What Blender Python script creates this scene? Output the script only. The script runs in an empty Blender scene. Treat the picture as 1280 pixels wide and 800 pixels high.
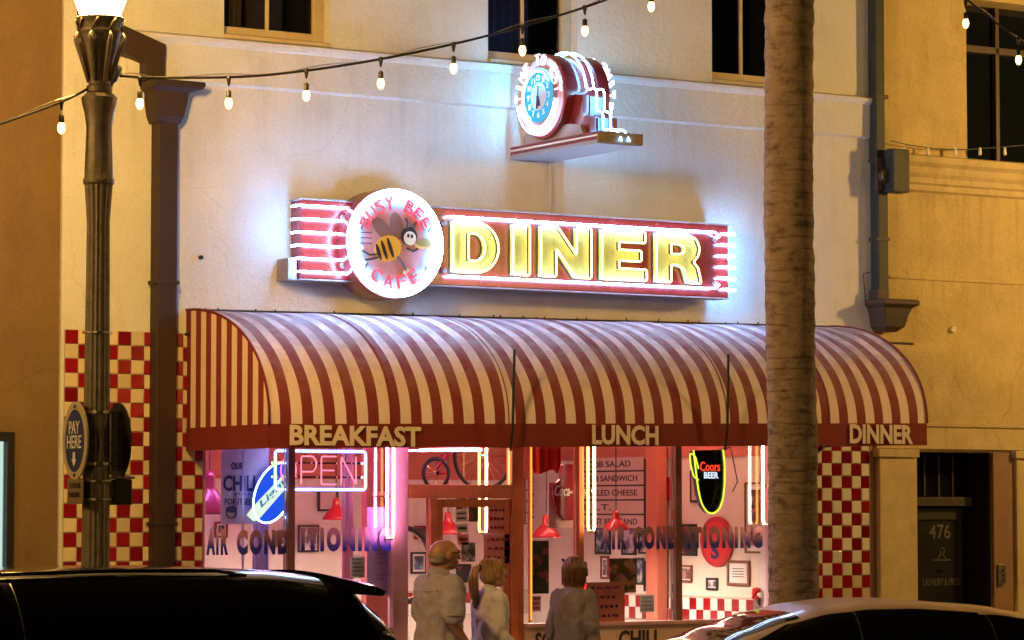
import bpy, bmesh, math, random
from mathutils import Vector, Matrix, Euler
random.seed(7)
PI = math.pi
sc = bpy.context.scene
C = sc.collection

# ------------------------------------------------------------------ camera, sky, exposure
CAM = Vector((-14.36, -22.98, 2.02))
cd = bpy.data.cameras.new('camera')
cam = bpy.data.objects.new('camera', cd); C.objects.link(cam)
cam.location = CAM
cam.rotation_euler = (math.radians(90 + 3.6), 0, math.radians(-32))
cd.sensor_width = 36; cd.lens = 3800 / 1280 * 36
cd.clip_start = 0.5; cd.clip_end = 3000
sc.camera = cam

world = bpy.data.worlds.new('World'); sc.world = world; world.use_nodes = True
wn = world.node_tree
for n in list(wn.nodes): wn.nodes.remove(n)
sky = wn.nodes.new('ShaderNodeTexSky'); sky.sky_type = 'NISHITA'; sky.sun_disc = False
sky.sun_elevation = math.radians(-4); sky.sun_rotation = math.radians(200)
bg = wn.nodes.new('ShaderNodeBackground'); bg.inputs[1].default_value = 0.06
wo = wn.nodes.new('ShaderNodeOutputWorld')
wn.links.new(sky.outputs[0], bg.inputs[0]); wn.links.new(bg.outputs[0], wo.inputs[0])
sc.view_settings.view_transform = 'Standard'; sc.view_settings.look = 'None'
sc.view_settings.exposure = 0.42; sc.view_settings.gamma = 1
sc.render.engine = 'CYCLES'
sc.cycles.use_denoising = True
sc.cycles.max_bounces = 8; sc.cycles.diffuse_bounces = 3; sc.cycles.glossy_bounces = 3
sc.cycles.transparent_max_bounces = 16
sc.cycles.sample_clamp_indirect = 4.0
sc.cycles.use_light_tree = True

# light levels
L_GLOBE = 275.0       # street lamp globes
L_NEON = 105.0         # white-blue neon on the main sign

# ------------------------------------------------------------------ layout helper: photo measurement -> world point on a plane
_r = Vector((math.cos(math.radians(32)), -math.sin(math.radians(32)), 0))
_p = math.radians(3.6)
_F = Vector((math.sin(math.radians(32)) * math.cos(_p), math.cos(math.radians(32)) * math.cos(_p), math.sin(_p)))
_u = _r.cross(_F)
def _ray(px, py): return _F + _r * ((px - 640) / 3800) + _u * ((400 - py) / 3800)
def at(px, py, Y=0.0):
    d = _ray(px, py); return CAM + d * ((Y - CAM.y) / d.y)
def atx(px, py, X):
    d = _ray(px, py); return CAM + d * ((X - CAM.x) / d.x)

# ------------------------------------------------------------------ materials
def nodes_of(m):
    m.use_nodes = True; nt = m.node_tree
    b = nt.nodes.get('Principled BSDF'); return nt, b
def mat(name, col, rough=0.6, metal=0.0, var=0.0, scale=6.0, bump=0.0, bscale=60.0, coat=0.0, dirt=None, dirt_amt=0.35, dirt_scale=1.5, rand=0.0, spec=0.5, stretch=(1,1,1)):
    m = bpy.data.materials.new(name); nt, b = nodes_of(m)
    L = nt.links; N = nt.nodes
    b.inputs['Roughness'].default_value = rough; b.inputs['Metallic'].default_value = metal
    b.inputs['Coat Weight'].default_value = coat; b.inputs['Coat Roughness'].default_value = 0.08
    b.inputs['Specular IOR Level'].default_value = spec
    tc = N.new('ShaderNodeTexCoord'); mp = N.new('ShaderNodeMapping'); mp.inputs['Scale'].default_value = stretch
    L.new(tc.outputs['Object'], mp.inputs[0])
    base = (*col, 1)
    out = None
    if var > 0:
        nz = N.new('ShaderNodeTexNoise'); nz.inputs['Scale'].default_value = scale; nz.inputs['Detail'].default_value = 6
        nz.inputs['Roughness'].default_value = 0.65
        L.new(mp.outputs[0], nz.inputs['Vector'])
        mx = N.new('ShaderNodeMix'); mx.data_type = 'RGBA'
        mx.inputs['A'].default_value = tuple(max(0, c * (1 - var)) for c in col) + (1,)
        mx.inputs['B'].default_value = tuple(min(1, c * (1 + var)) for c in col) + (1,)
        mr = N.new('ShaderNodeMapRange'); mr.inputs[1].default_value = 0.3; mr.inputs[2].default_value = 0.7
        L.new(nz.outputs[0], mr.inputs[0]); L.new(mr.outputs[0], mx.inputs['Factor']); out = mx.outputs['Result']
        rr = N.new('ShaderNodeMapRange'); rr.inputs[3].default_value = max(0.02, rough - 0.12); rr.inputs[4].default_value = min(1, rough + 0.12)
        L.new(nz.outputs[0], rr.inputs[0]); L.new(rr.outputs[0], b.inputs['Roughness'])
    if dirt is not None:
        n2 = N.new('ShaderNodeTexNoise'); n2.inputs['Scale'].default_value = dirt_scale; n2.inputs['Detail'].default_value = 9
        n2.inputs['Roughness'].default_value = 0.7
        m2 = N.new('ShaderNodeMapping'); m2.inputs['Scale'].default_value = (1.6, 1.6, 0.5)
        L.new(tc.outputs['Object'], m2.inputs[0]); L.new(m2.outputs[0], n2.inputs['Vector'])
        r2 = N.new('ShaderNodeMapRange'); r2.inputs[1].default_value = 0.52; r2.inputs[2].default_value = 0.75; r2.inputs[4].default_value = dirt_amt
        L.new(n2.outputs[0], r2.inputs[0])
        mx2 = N.new('ShaderNodeMix'); mx2.data_type = 'RGBA'; mx2.inputs['B'].default_value = (*dirt, 1)
        if out: L.new(out, mx2.inputs['A'])
        else: mx2.inputs['A'].default_value = base
        L.new(r2.outputs[0], mx2.inputs['Factor']); out = mx2.outputs['Result']
    if rand > 0:
        oi = N.new('ShaderNodeObjectInfo'); hs = N.new('ShaderNodeHueSaturation')
        r3 = N.new('ShaderNodeMapRange'); r3.inputs[3].default_value = 1 - rand; r3.inputs[4].default_value = 1 + rand
        L.new(oi.outputs['Random'], r3.inputs[0]); L.new(r3.outputs[0], hs.inputs['Value'])
        if out: L.new(out, hs.inputs['Color'])
        else: hs.inputs['Color'].default_value = base
        out = hs.outputs[0]
    if out: L.new(out, b.inputs['Base Color'])
    else: b.inputs['Base Color'].default_value = base
    if bump > 0:
        n4 = N.new('ShaderNodeTexNoise'); n4.inputs['Scale'].default_value = bscale; n4.inputs['Detail'].default_value = 5
        L.new(mp.outputs[0], n4.inputs['Vector'])
        bp = N.new('ShaderNodeBump'); bp.inputs['Strength'].default_value = bump; bp.inputs['Distance'].default_value = 0.02
        L.new(n4.outputs[0], bp.inputs['Height']); L.new(bp.outputs[0], b.inputs['Normal'])
    return m
def emit(name, col, strength, edge=None):
    m = bpy.data.materials.new(name); m.use_nodes = True; nt = m.node_tree
    for n in list(nt.nodes): nt.nodes.remove(n)
    e = nt.nodes.new('ShaderNodeEmission'); o = nt.nodes.new('ShaderNodeOutputMaterial')
    e.inputs[0].default_value = (*col, 1); e.inputs[1].default_value = strength
    nt.links.new(e.outputs[0], o.inputs[0]); return m
def glass(name, tint=(1, 1, 1), refl=1.0, rough=0.0):
    m = bpy.data.materials.new(name); m.use_nodes = True; nt = m.node_tree
    for n in list(nt.nodes): nt.nodes.remove(n)
    t = nt.nodes.new('ShaderNodeBsdfTransparent'); t.inputs[0].default_value = (*tint, 1)
    g = nt.nodes.new('ShaderNodeBsdfGlossy'); g.inputs['Roughness'].default_value = rough
    f = nt.nodes.new('ShaderNodeFresnel'); f.inputs[0].default_value = 1.5
    mu = nt.nodes.new('ShaderNodeMath'); mu.operation = 'MULTIPLY'; mu.inputs[1].default_value = refl
    mx = nt.nodes.new('ShaderNodeMixShader'); o = nt.nodes.new('ShaderNodeOutputMaterial')
    nt.links.new(f.outputs[0], mu.inputs[0]); nt.links.new(mu.outputs[0], mx.inputs[0])
    nt.links.new(t.outputs[0], mx.inputs[1]); nt.links.new(g.outputs[0], mx.inputs[2]); nt.links.new(mx.outputs[0], o.inputs[0])
    return m

M = {}
M['plaster'] = mat('cream_plaster', (.62, .61, .60), .85, var=.08, scale=1.6, bump=.35, bscale=22, dirt=(.42, .36, .30), dirt_amt=.38, dirt_scale=2.6)
M['trim'] = mat('painted_trim', (.55, .45, .30), .7, var=.1, scale=5, bump=.2, bscale=30, dirt=(.2, .12, .06), dirt_amt=.4, dirt_scale=4)
M['ochre'] = mat('ochre_stucco', (.55, .43, .21), .88, var=.14, scale=2.5, bump=.5, bscale=30, dirt=(.24, .15, .06), dirt_amt=.5, dirt_scale=2.0)
M['ochre_trim'] = mat('ochre_trim', (.58, .46, .25), .8, var=.12, scale=5, bump=.3, bscale=40, dirt=(.22, .14, .07), dirt_amt=.45, dirt_scale=5)
M['brownwall'] = mat('brown_stucco', (.19, .115, .045), .85, var=.12, scale=2, bump=.4, bscale=30, dirt=(.13, .06, .02), dirt_amt=.5, dirt_scale=3)
M['jamb'] = mat('reddish_jamb', (.30, .17, .11), .8, var=.12, scale=6, bump=.2)
M['grout'] = mat('tile_grout', (.42, .36, .28), .9, var=.15, scale=20)
M['tile_red'] = mat('red_glazed_tile', (.24, .007, .011), .14, var=.1, scale=9, coat=.8, rand=.28, bump=.03, bscale=15)
M['tile_cream'] = mat('cream_glazed_tile', (.66, .55, .36), .16, var=.06, scale=9, coat=.8, rand=.14, bump=.03, bscale=15)
M['tile_white'] = mat('white_glazed_tile', (.72, .68, .62), .25, var=.05, scale=9, coat=.3, rand=.08)
M['glass'] = glass('window_glass', (.96, .97, .97), 0.9)
M['darkglass'] = mat('dark_window_glass', (.006, .008, .012), .06, spec=.6)
M['bluecurtain'] = mat('dark_blue_blind', (.03, .035, .09), .8, var=.3, scale=3)
M['valance'] = mat('red_valance_cloth', (.17, .012, .011), .8, var=.08, scale=4, bump=.3, bscale=6)
M['redframe'] = mat('red_painted_frame', (.58, .17, .07), .45, var=.12, scale=8, dirt=(.16, .05, .04), dirt_amt=.4, dirt_scale=5)
M['pinkframe'] = mat('pale_painted_frame', (.60, .34, .42), .5, var=.1, scale=8)
M['mullion'] = mat('brown_mullion', (.22, .09, .07), .5, var=.15, scale=8)
M['black'] = mat('black_metal', (.012, .012, .013), .45, var=.2, scale=12)
M['blackgloss'] = mat('black_gloss', (.006, .006, .007), .12, coat=.4)
M['pipe_brown'] = mat('brown_painted_pipe', (.032, .013, .010), .6, var=.18, scale=8, bump=.15, bscale=40, dirt=(.03, .014, .01), dirt_amt=.6, dirt_scale=6)
M['pipe_green'] = mat('verdigris_copper_pipe', (.02, .026, .024), .6, var=.35, scale=5, bump=.2, dirt=(.05, .062, .05), dirt_amt=.5, dirt_scale=9)
M['copper'] = mat('weathered_copper', (.05, .03, .025), .6, var=.3, scale=8, dirt=(.04, .05, .045), dirt_amt=.6, dirt_scale=7)
M['post'] = mat('dark_bronze_post', (.19, .16, .13), .5, metal=.3, var=.3, scale=12, bump=.25, bscale=45, dirt=(.16, .12, .07), dirt_amt=.5, dirt_scale=14)
M['steel'] = mat('steel_band', (.45, .42, .38), .3, metal=.9, var=.15, scale=30)
M['bark'] = None
M['sign_red'] = mat('red_enamel', (.14, .009, .008), .24, var=.12, scale=7, coat=.0, dirt=(.18, .03, .025), dirt_amt=.5, dirt_scale=5)
M['sign_darkred'] = mat('maroon_enamel', (.17, .016, .016), .3, var=.15, scale=7, coat=.3, dirt=(.10, .02, .02), dirt_amt=.5, dirt_scale=6)
M['cream_enamel'] = mat('cream_enamel', (.50, .50, .13), .4, var=.06, scale=10, dirt=(.20, .17, .10), dirt_amt=.75, dirt_scale=16)
M['white_enamel'] = mat('white_enamel', (.27, .27, .29), .35, var=.05, scale=8, dirt=(.30, .26, .24), dirt_amt=.4, dirt_scale=9)
M['sign_black'] = mat('black_outline_paint', (.01, .01, .01), .5)
M['sign_side'] = mat('grey_sheet_metal', (.28, .22, .22), .5, metal=.4, var=.2, scale=9, dirt=(.1, .05, .04), dirt_amt=.5, dirt_scale=8)
M['n_white'] = emit('neon_white_blue', (.28, .55, 1.0), L_NEON)
M['n_end'] = emit('neon_end_blue', (.14, .48, 1.0), 92)
M['n_clock'] = emit('neon_clock_blue', (.15, .50, 1.0), 60)
M['n_pinkwhite'] = emit('neon_white_pink', (.28, .50, 1.0), 84)
M['n_dial'] = emit('neon_dial_pink', (.8, .66, 1.0), 9)
M['n_cream'] = emit('neon_cream', (1.0, .84, .30), 5)
M['n_blue'] = emit('neon_blue', (.25, .42, 1.0), 16)
M['n_cyan'] = emit('neon_cyan', (.08, .60, 1.0), 150)
M['n_red'] = emit('neon_red', (1.0, .07, .12), 1.4)
M['n_red_hot'] = emit('neon_pinkred', (1.0, .30, .38), 4.5)
M['n_orange'] = emit('neon_orange', (1.0, .30, .05), 9)
M['n_warm'] = emit('neon_warm_white', (1.0, .72, .38), 12)
M['n_magenta'] = emit('neon_magenta', (1.0, .38, .80), 45)
M['n_yellow'] = emit('neon_yellowgreen', (.72, .9, .06), 1.3)
M['bulb'] = emit('filament_bulb', (1.0, .52, .16), 7)
M['globe'] = emit('street_lamp_globe', (1.0, .57, .15), L_GLOBE)
M['pendant_bulb'] = emit('pendant_bulb', (1.0, .84, .66), 1900)
M['lit_room'] = emit('lit_room_panel', (.62, .86, .76), .8)
M['intwall'] = mat('interior_cream_wall', (.66, .58, .48), .8, var=.05, scale=3)
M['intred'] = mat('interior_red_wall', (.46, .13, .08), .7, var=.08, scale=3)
M['intpink'] = mat('interior_pale_panel', (.6, .42, .38), .7, var=.05, scale=3)
M['floor'] = mat('interior_floor', (.25, .2, .18), .5, var=.1)
M['shade_red'] = mat('red_lamp_shade', (.5, .02, .03), .25, coat=.5)
M['shade_off'] = mat('unlit_red_lamp_shade', (.12, .012, .015), .3, coat=.3)  # red shade again, the darkness of a switched-off lamp put into its colour
M['cloth_red'] = mat('red_cloth', (.65, .02, .02), .8, var=.1, scale=6)
M['wood_dark'] = mat('dark_wood_frame', (.06, .035, .025), .5, var=.2, scale=10)
M['wood_brown'] = mat('brown_wood_frame', (.17, .06, .035), .5, var=.2, scale=10)
M['paper_white'] = mat('white_paper', (.7, .68, .64), .8, var=.04, scale=4)
M['paper_pink'] = mat('pink_paper', (.72, .28, .27), .8, var=.08, scale=7)
M['paper_lilac'] = mat('lilac_paper', (.60, .38, .62), .8, var=.05, scale=4)
M['board'] = mat('menu_board_plastic', (.56, .40, .34), .5, var=.04, scale=5)
M['ink'] = mat('black_ink', (.02, .015, .015), .6)
M['ink_navy'] = mat('navy_ink', (.03, .02, .09), .6)
M['ink_white'] = mat('white_paint', (.8, .8, .78), .5)
M['ink_faint'] = mat('faded_white_paint', (.13, .12, .11), .6)
M['ink_red'] = mat('dark_red_ink', (.30, .03, .035), .6)
M['chrome'] = mat('chrome', (.6, .6, .6), .12, metal=1)
M['cable'] = mat('black_rubber_cable', (.02, .017, .015), .55)
M['rubber'] = mat('tyre_rubber', (.02, .02, .02), .8, var=.2, scale=20, bump=.2)
M['skin'] = mat('skin', (.42, .20, .14), .5, var=.08, scale=14, bump=.06, bscale=90)
M['skin_tan'] = mat('tanned_skin', (.33, .145, .11), .48, var=.1, scale=14, bump=.08, bscale=80)
M['hair_blond'] = mat('blond_hair', (.34, .20, .09), .40, var=.6, scale=60, bump=.9, bscale=110, stretch=(1, 1, .08))
M['hair_brown'] = mat('light_brown_hair', (.11, .045, .025), .36, var=.6, scale=60, bump=.9, bscale=110, stretch=(1, 1, .08))
M['hair_grey'] = mat('grey_hair', (.22, .17, .165), .6, var=.3, scale=25, bump=.6, bscale=60, stretch=(1, 1, .2))
M['lips'] = mat('lips', (.34, .12, .10), .45)
M['eye'] = mat('eye_white', (.7, .68, .64), .2)
M['shoe'] = mat('brown_shoe', (.08, .05, .035), .5)
M['denim'] = mat('dark_denim', (.05, .06, .10), .85, var=.2, scale=25)
M['khaki'] = mat('khaki_cloth', (.30, .23, .15), .85, var=.1, scale=15)
M['shirt_white'] = mat('white_shirt_cloth', (.56, .52, .62), .85, var=.08, scale=9, bump=.5, bscale=9)
M['cardigan'] = mat('taupe_cardigan_knit', (.17, .145, .20), .9, var=.14, scale=14, bump=.7, bscale=14, stretch=(1.5, 1.5, .5))
M['silver_paint'] = mat('champagne_car_paint', (.42, .31, .27), .42, metal=.3, coat=.35, var=.02, scale=3)
M['black_paint'] = mat('black_car_paint', (.008, .008, .010), .18, coat=1.0)
M['carglass'] = mat('tinted_car_glass', (.004, .004, .005), .05, spec=.6)
M['taillight'] = mat('red_tail_lamp', (.35, .01, .01), .12, coat=1)
M['headlight'] = mat('clear_head_lamp', (.5, .5, .5), .1, metal=.5)
M['asphalt'] = mat('asphalt', (.05, .05, .052), .85, var=.25, scale=14, bump=.6, bscale=120)
M['concrete'] = mat('pavement_concrete', (.27, .25, .22), .85, var=.15, scale=5, bump=.3, bscale=60, dirt=(.12, .1, .09), dirt_amt=.5, dirt_scale=3)
M['kerb'] = mat('kerb_concrete', (.33, .31, .28), .85, var=.15, scale=8)
M['roadline'] = mat('white_road_paint', (.7, .69, .65), .7, var=.1, scale=20)
M['earth'] = mat('far_ground', (.08, .075, .07), .9, var=.2, scale=1)
M['leaf'] = mat('palm_frond_green', (.05, .09, .025), .6, var=.3, scale=3)

def stucco_extra(m, ztops, crack=.25, drip=.3):
    nt, b = nodes_of(m); N = nt.nodes; L = nt.links
    tc = N.new('ShaderNodeTexCoord'); sx = N.new('ShaderNodeSeparateXYZ'); L.new(tc.outputs['Object'], sx.inputs[0])
    src = b.inputs['Base Color'].links[0].from_socket
    mp = N.new('ShaderNodeMapping'); mp.inputs['Scale'].default_value = (11, 11, .7); L.new(tc.outputs['Object'], mp.inputs[0])
    nz = N.new('ShaderNodeTexNoise'); nz.inputs['Scale'].default_value = 1; nz.inputs['Detail'].default_value = 6; L.new(mp.outputs[0], nz.inputs['Vector'])
    m1 = N.new('ShaderNodeMapRange'); m1.inputs[1].default_value = .50; m1.inputs[2].default_value = .68; L.new(nz.outputs[0], m1.inputs[0])
    tot = None
    for zt_, dz in ztops:
        g = N.new('ShaderNodeMapRange'); g.inputs[1].default_value = zt_ - dz; g.inputs[2].default_value = zt_; g.inputs[3].default_value = 0; g.inputs[4].default_value = drip
        L.new(sx.outputs['Z'], g.inputs[0])
        lt = N.new('ShaderNodeMath'); lt.operation = 'LESS_THAN'; lt.inputs[1].default_value = zt_ + .01; L.new(sx.outputs['Z'], lt.inputs[0])
        mu = N.new('ShaderNodeMath'); mu.operation = 'MULTIPLY'; L.new(g.outputs[0], mu.inputs[0]); L.new(lt.outputs[0], mu.inputs[1])
        if tot is None: tot = mu.outputs[0]
        else:
            mxx = N.new('ShaderNodeMath'); mxx.operation = 'MAXIMUM'; L.new(tot, mxx.inputs[0]); L.new(mu.outputs[0], mxx.inputs[1]); tot = mxx.outputs[0]
    f1 = N.new('ShaderNodeMath'); f1.operation = 'MULTIPLY'; L.new(tot, f1.inputs[0]); L.new(m1.outputs[0], f1.inputs[1])
    x1 = N.new('ShaderNodeMix'); x1.data_type = 'RGBA'; x1.inputs['B'].default_value = (.16, .12, .09, 1); L.new(src, x1.inputs['A']); L.new(f1.outputs[0], x1.inputs['Factor'])
    # hairline cracks
    w = N.new('ShaderNodeTexNoise'); w.inputs['Scale'].default_value = 1.6; w.inputs['Detail'].default_value = 5; L.new(tc.outputs['Object'], w.inputs['Vector'])
    wa = N.new('ShaderNodeMix'); wa.data_type = 'RGBA'; wa.inputs['Factor'].default_value = .35; L.new(tc.outputs['Object'], wa.inputs['A']); L.new(w.outputs['Color'], wa.inputs['B'])
    vo = N.new('ShaderNodeTexVoronoi'); vo.feature = 'DISTANCE_TO_EDGE'; vo.inputs['Scale'].default_value = .9; L.new(wa.outputs['Result'], vo.inputs['Vector'])
    c1 = N.new('ShaderNodeMapRange'); c1.inputs[1].default_value = 0; c1.inputs[2].default_value = .006; c1.inputs[3].default_value = crack; c1.inputs[4].default_value = 0; L.new(vo.outputs['Distance'], c1.inputs[0])
    n3 = N.new('ShaderNodeTexNoise'); n3.inputs['Scale'].default_value = .8; L.new(tc.outputs['Object'], n3.inputs['Vector'])
    c2 = N.new('ShaderNodeMapRange'); c2.inputs[1].default_value = .5; c2.inputs[2].default_value = .6; L.new(n3.outputs[0], c2.inputs[0])
    c3 = N.new('ShaderNodeMath'); c3.operation = 'MULTIPLY'; L.new(c1.outputs[0], c3.inputs[0]); L.new(c2.outputs[0], c3.inputs[1])
    x2 = N.new('ShaderNodeMix'); x2.data_type = 'RGBA'; x2.inputs['B'].default_value = (.08, .06, .045, 1); L.new(x1.outputs['Result'], x2.inputs['A']); L.new(c3.outputs[0], x2.inputs['Factor'])
    # fine grain
    g2 = N.new('ShaderNodeTexNoise'); g2.inputs['Scale'].default_value = 55; g2.inputs['Detail'].default_value = 4; L.new(tc.outputs['Object'], g2.inputs['Vector'])
    g3 = N.new('ShaderNodeMapRange'); g3.inputs[1].default_value = .3; g3.inputs[2].default_value = .7; g3.inputs[3].default_value = .93; g3.inputs[4].default_value = 1.1; L.new(g2.outputs[0], g3.inputs[0])
    hs = N.new('ShaderNodeHueSaturation'); L.new(g3.outputs[0], hs.inputs['Value']); L.new(x2.outputs['Result'], hs.inputs['Color'])
    L.new(hs.outputs[0], b.inputs['Base Color'])
stucco_extra(M['plaster'], [(5.61, .9), (6.03, .10), (3.60, .25)], .12, .12)
stucco_extra(M['ochre'], [(5.13, .9), (4.27, .3)], .28)
stucco_extra(M['brownwall'], [(2.66, .5), (6.5, 1.5)], .4)
def plaid_mat():
    m = mat('pale_checked_shirt', (.55, .43, .38), .85, bump=.4, bscale=10); nt, b = nodes_of(m); N = nt.nodes; L = nt.links
    tc = N.new('ShaderNodeTexCoord'); sx = N.new('ShaderNodeSeparateXYZ'); L.new(tc.outputs['Object'], sx.inputs[0])
    fac = None
    for ax, fr in (('Z', 300), ('X', 300), ('Y', 300)):
        mu = N.new('ShaderNodeMath'); mu.operation = 'MULTIPLY'; mu.inputs[1].default_value = fr; L.new(sx.outputs[ax], mu.inputs[0])
        s = N.new('ShaderNodeMath'); s.operation = 'SINE'; L.new(mu.outputs[0], s.inputs[0])
        g = N.new('ShaderNodeMath'); g.operation = 'GREATER_THAN'; g.inputs[1].default_value = .72; L.new(s.outputs[0], g.inputs[0])
        if fac is None: fac = g.outputs[0]
        else:
            a = N.new('ShaderNodeMath'); a.operation = 'ADD'; L.new(fac, a.inputs[0]); L.new(g.outputs[0], a.inputs[1]); fac = a.outputs[0]
    sc_ = N.new('ShaderNodeMath'); sc_.operation = 'MULTIPLY'; sc_.inputs[1].default_value = .16; L.new(fac, sc_.inputs[0])
    mx = N.new('ShaderNodeMix'); mx.data_type = 'RGBA'; mx.inputs['A'].default_value = (.31, .28, .40, 1); mx.inputs['B'].default_value = (.20, .15, .24, 1)
    L.new(sc_.outputs[0], mx.inputs['Factor']); L.new(mx.outputs['Result'], b.inputs['Base Color']); return m
M['plaid'] = plaid_mat()

def bark_mat():
    m = mat('palm_bark', (.14, .078, .048), .9); nt, b = nodes_of(m); N = nt.nodes; L = nt.links
    tc = N.new('ShaderNodeTexCoord')
    mp = N.new('ShaderNodeMapping'); mp.inputs['Scale'].default_value = (1, 1, 1.7); L.new(tc.outputs['Object'], mp.inputs[0])
    nz = N.new('ShaderNodeTexNoise'); nz.inputs['Scale'].default_value = 7; nz.inputs['Detail'].default_value = 12; nz.inputs['Roughness'].default_value = .72
    L.new(mp.outputs[0], nz.inputs['Vector'])
    cr = N.new('ShaderNodeValToRGB'); cr.color_ramp.elements[0].position = .34; cr.color_ramp.elements[0].color = (.10, .07, .058, 1)
    cr.color_ramp.elements[1].position = .50; cr.color_ramp.elements[1].color = (.25, .185, .155, 1)
    e3 = cr.color_ramp.elements.new(.75); e3.color = (.34, .255, .21, 1)
    L.new(nz.outputs[0], cr.inputs[0])
    sx = N.new('ShaderNodeSeparateXYZ'); L.new(tc.outputs['Object'], sx.inputs[0])
    n3 = N.new('ShaderNodeTexNoise'); n3.inputs['Scale'].default_value = 2.2; n3.inputs['Detail'].default_value = 3; L.new(tc.outputs['Object'], n3.inputs['Vector'])
    ma = N.new('ShaderNodeMath'); ma.operation = 'MULTIPLY_ADD'; ma.inputs[1].default_value = 1.1; L.new(n3.outputs[0], ma.inputs[0])
    dv = N.new('ShaderNodeMath'); dv.operation = 'DIVIDE'; dv.inputs[1].default_value = .085; L.new(sx.outputs['Z'], dv.inputs[0]); L.new(dv.outputs[0], ma.inputs[2])
    fr = N.new('ShaderNodeMath'); fr.operation = 'FRACT'; L.new(ma.outputs[0], fr.inputs[0])
    mr = N.new('ShaderNodeMapRange'); mr.inputs[1].default_value = 0; mr.inputs[2].default_value = .22; mr.inputs[3].default_value = .55; mr.inputs[4].default_value = 0; L.new(fr.outputs[0], mr.inputs[0])
    n6 = N.new('ShaderNodeTexNoise'); n6.inputs['Scale'].default_value = 5; L.new(tc.outputs['Object'], n6.inputs['Vector'])
    m6 = N.new('ShaderNodeMapRange'); m6.inputs[1].default_value = .42; m6.inputs[2].default_value = .58; L.new(n6.outputs[0], m6.inputs[0])
    mm_ = N.new('ShaderNodeMath'); mm_.operation = 'MULTIPLY'; L.new(mr.outputs[0], mm_.inputs[0]); L.new(m6.outputs[0], mm_.inputs[1])
    mx = N.new('ShaderNodeMix'); mx.data_type = 'RGBA'; mx.inputs['B'].default_value = (.03, .02, .018, 1)
    L.new(cr.outputs[0], mx.inputs['A']); L.new(mm_.outputs[0], mx.inputs['Factor']); L.new(mx.outputs['Result'], b.inputs['Base Color'])
    n2 = N.new('ShaderNodeTexNoise'); n2.inputs['Scale'].default_value = 34; n2.inputs['Detail'].default_value = 6
    L.new(mp.outputs[0], n2.inputs['Vector'])
    ad = N.new('ShaderNodeMath'); ad.operation = 'SUBTRACT'; L.new(n2.outputs[0], ad.inputs[0]); L.new(mm_.outputs[0], ad.inputs[1])
    bp = N.new('ShaderNodeBump'); bp.inputs['Strength'].default_value = .8; bp.inputs['Distance'].default_value = .015
    L.new(ad.outputs[0], bp.inputs['Height']); L.new(bp.outputs[0], b.inputs['Normal'])
    b.inputs['Specular IOR Level'].default_value = .2
    return m
M['bark'] = bark_mat()

def stripe_mat(name, axis, period, offset, red=(.20, .020, .022), pale=(.76, .60, .62), duty=.5, grime=True):
    m = mat(name, red, .8); nt, b = nodes_of(m); N = nt.nodes; L = nt.links
    tc = N.new('ShaderNodeTexCoord'); sx = N.new('ShaderNodeSeparateXYZ'); L.new(tc.outputs['Object'], sx.inputs[0])
    a = N.new('ShaderNodeMath'); a.operation = 'ADD'; a.inputs[1].default_value = -offset; L.new(sx.outputs[axis], a.inputs[0])
    d = N.new('ShaderNodeMath'); d.operation = 'DIVIDE'; d.inputs[1].default_value = period; L.new(a.outputs[0], d.inputs[0])
    f = N.new('ShaderNodeMath'); f.operation = 'FRACT'; L.new(d.outputs[0], f.inputs[0])
    g = N.new('ShaderNodeMath'); g.operation = 'LESS_THAN'; g.inputs[1].default_value = duty; L.new(f.outputs[0], g.inputs[0])
    mx = N.new('ShaderNodeMix'); mx.data_type = 'RGBA'; mx.inputs['A'].default_value = (*red, 1); mx.inputs['B'].default_value = (*pale, 1)
    L.new(g.outputs[0], mx.inputs['Factor'])
    # weathered, bleached and grimy cloth near the top of the hood
    nz = N.new('ShaderNodeTexNoise'); nz.inputs['Scale'].default_value = 3.2; nz.inputs['Detail'].default_value = 9; nz.inputs['Roughness'].default_value = .72
    mp = N.new('ShaderNodeMapping'); mp.inputs['Scale'].default_value = (1.2, .9, 1.6); L.new(tc.outputs['Object'], mp.inputs[0]); L.new(mp.outputs[0], nz.inputs['Vector'])
    zr = N.new('ShaderNodeMapRange'); zr.inputs[1].default_value = 2.85; zr.inputs[2].default_value = 3.68; zr.inputs[3].default_value = 0; zr.inputs[4].default_value = .95 if grime else .05
    L.new(sx.outputs['Z'], zr.inputs[0])
    nr = N.new('ShaderNodeMapRange'); nr.inputs[1].default_value = .34; nr.inputs[2].default_value = .60; L.new(nz.outputs[0], nr.inputs[0])
    mu = N.new('ShaderNodeMath'); mu.operation = 'MULTIPLY'; L.new(zr.outputs[0], mu.inputs[0]); L.new(nr.outputs[0], mu.inputs[1])
    ml = N.new('ShaderNodeMath'); ml.operation = 'ADD'; ml.inputs[1].default_value = .0; L.new(mu.outputs[0], ml.inputs[0])
    m2 = N.new('ShaderNodeMix'); m2.data_type = 'RGBA'; m2.inputs['B'].default_value = (.30, .22, .24, 1)
    L.new(mx.outputs['Result'], m2.inputs['A']); L.new(ml.outputs[0], m2.inputs['Factor']); L.new(m2.outputs['Result'], b.inputs['Base Color'])
    n5 = N.new('ShaderNodeTexNoise'); n5.inputs['Scale'].default_value = 5; L.new(tc.outputs['Object'], n5.inputs['Vector'])
    bp = N.new('ShaderNodeBump'); bp.inputs['Strength'].default_value = .35; bp.inputs['Distance'].default_value = .03
    L.new(n5.outputs[0], bp.inputs['Height']); L.new(bp.outputs[0], b.inputs['Normal'])
    return m

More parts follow.
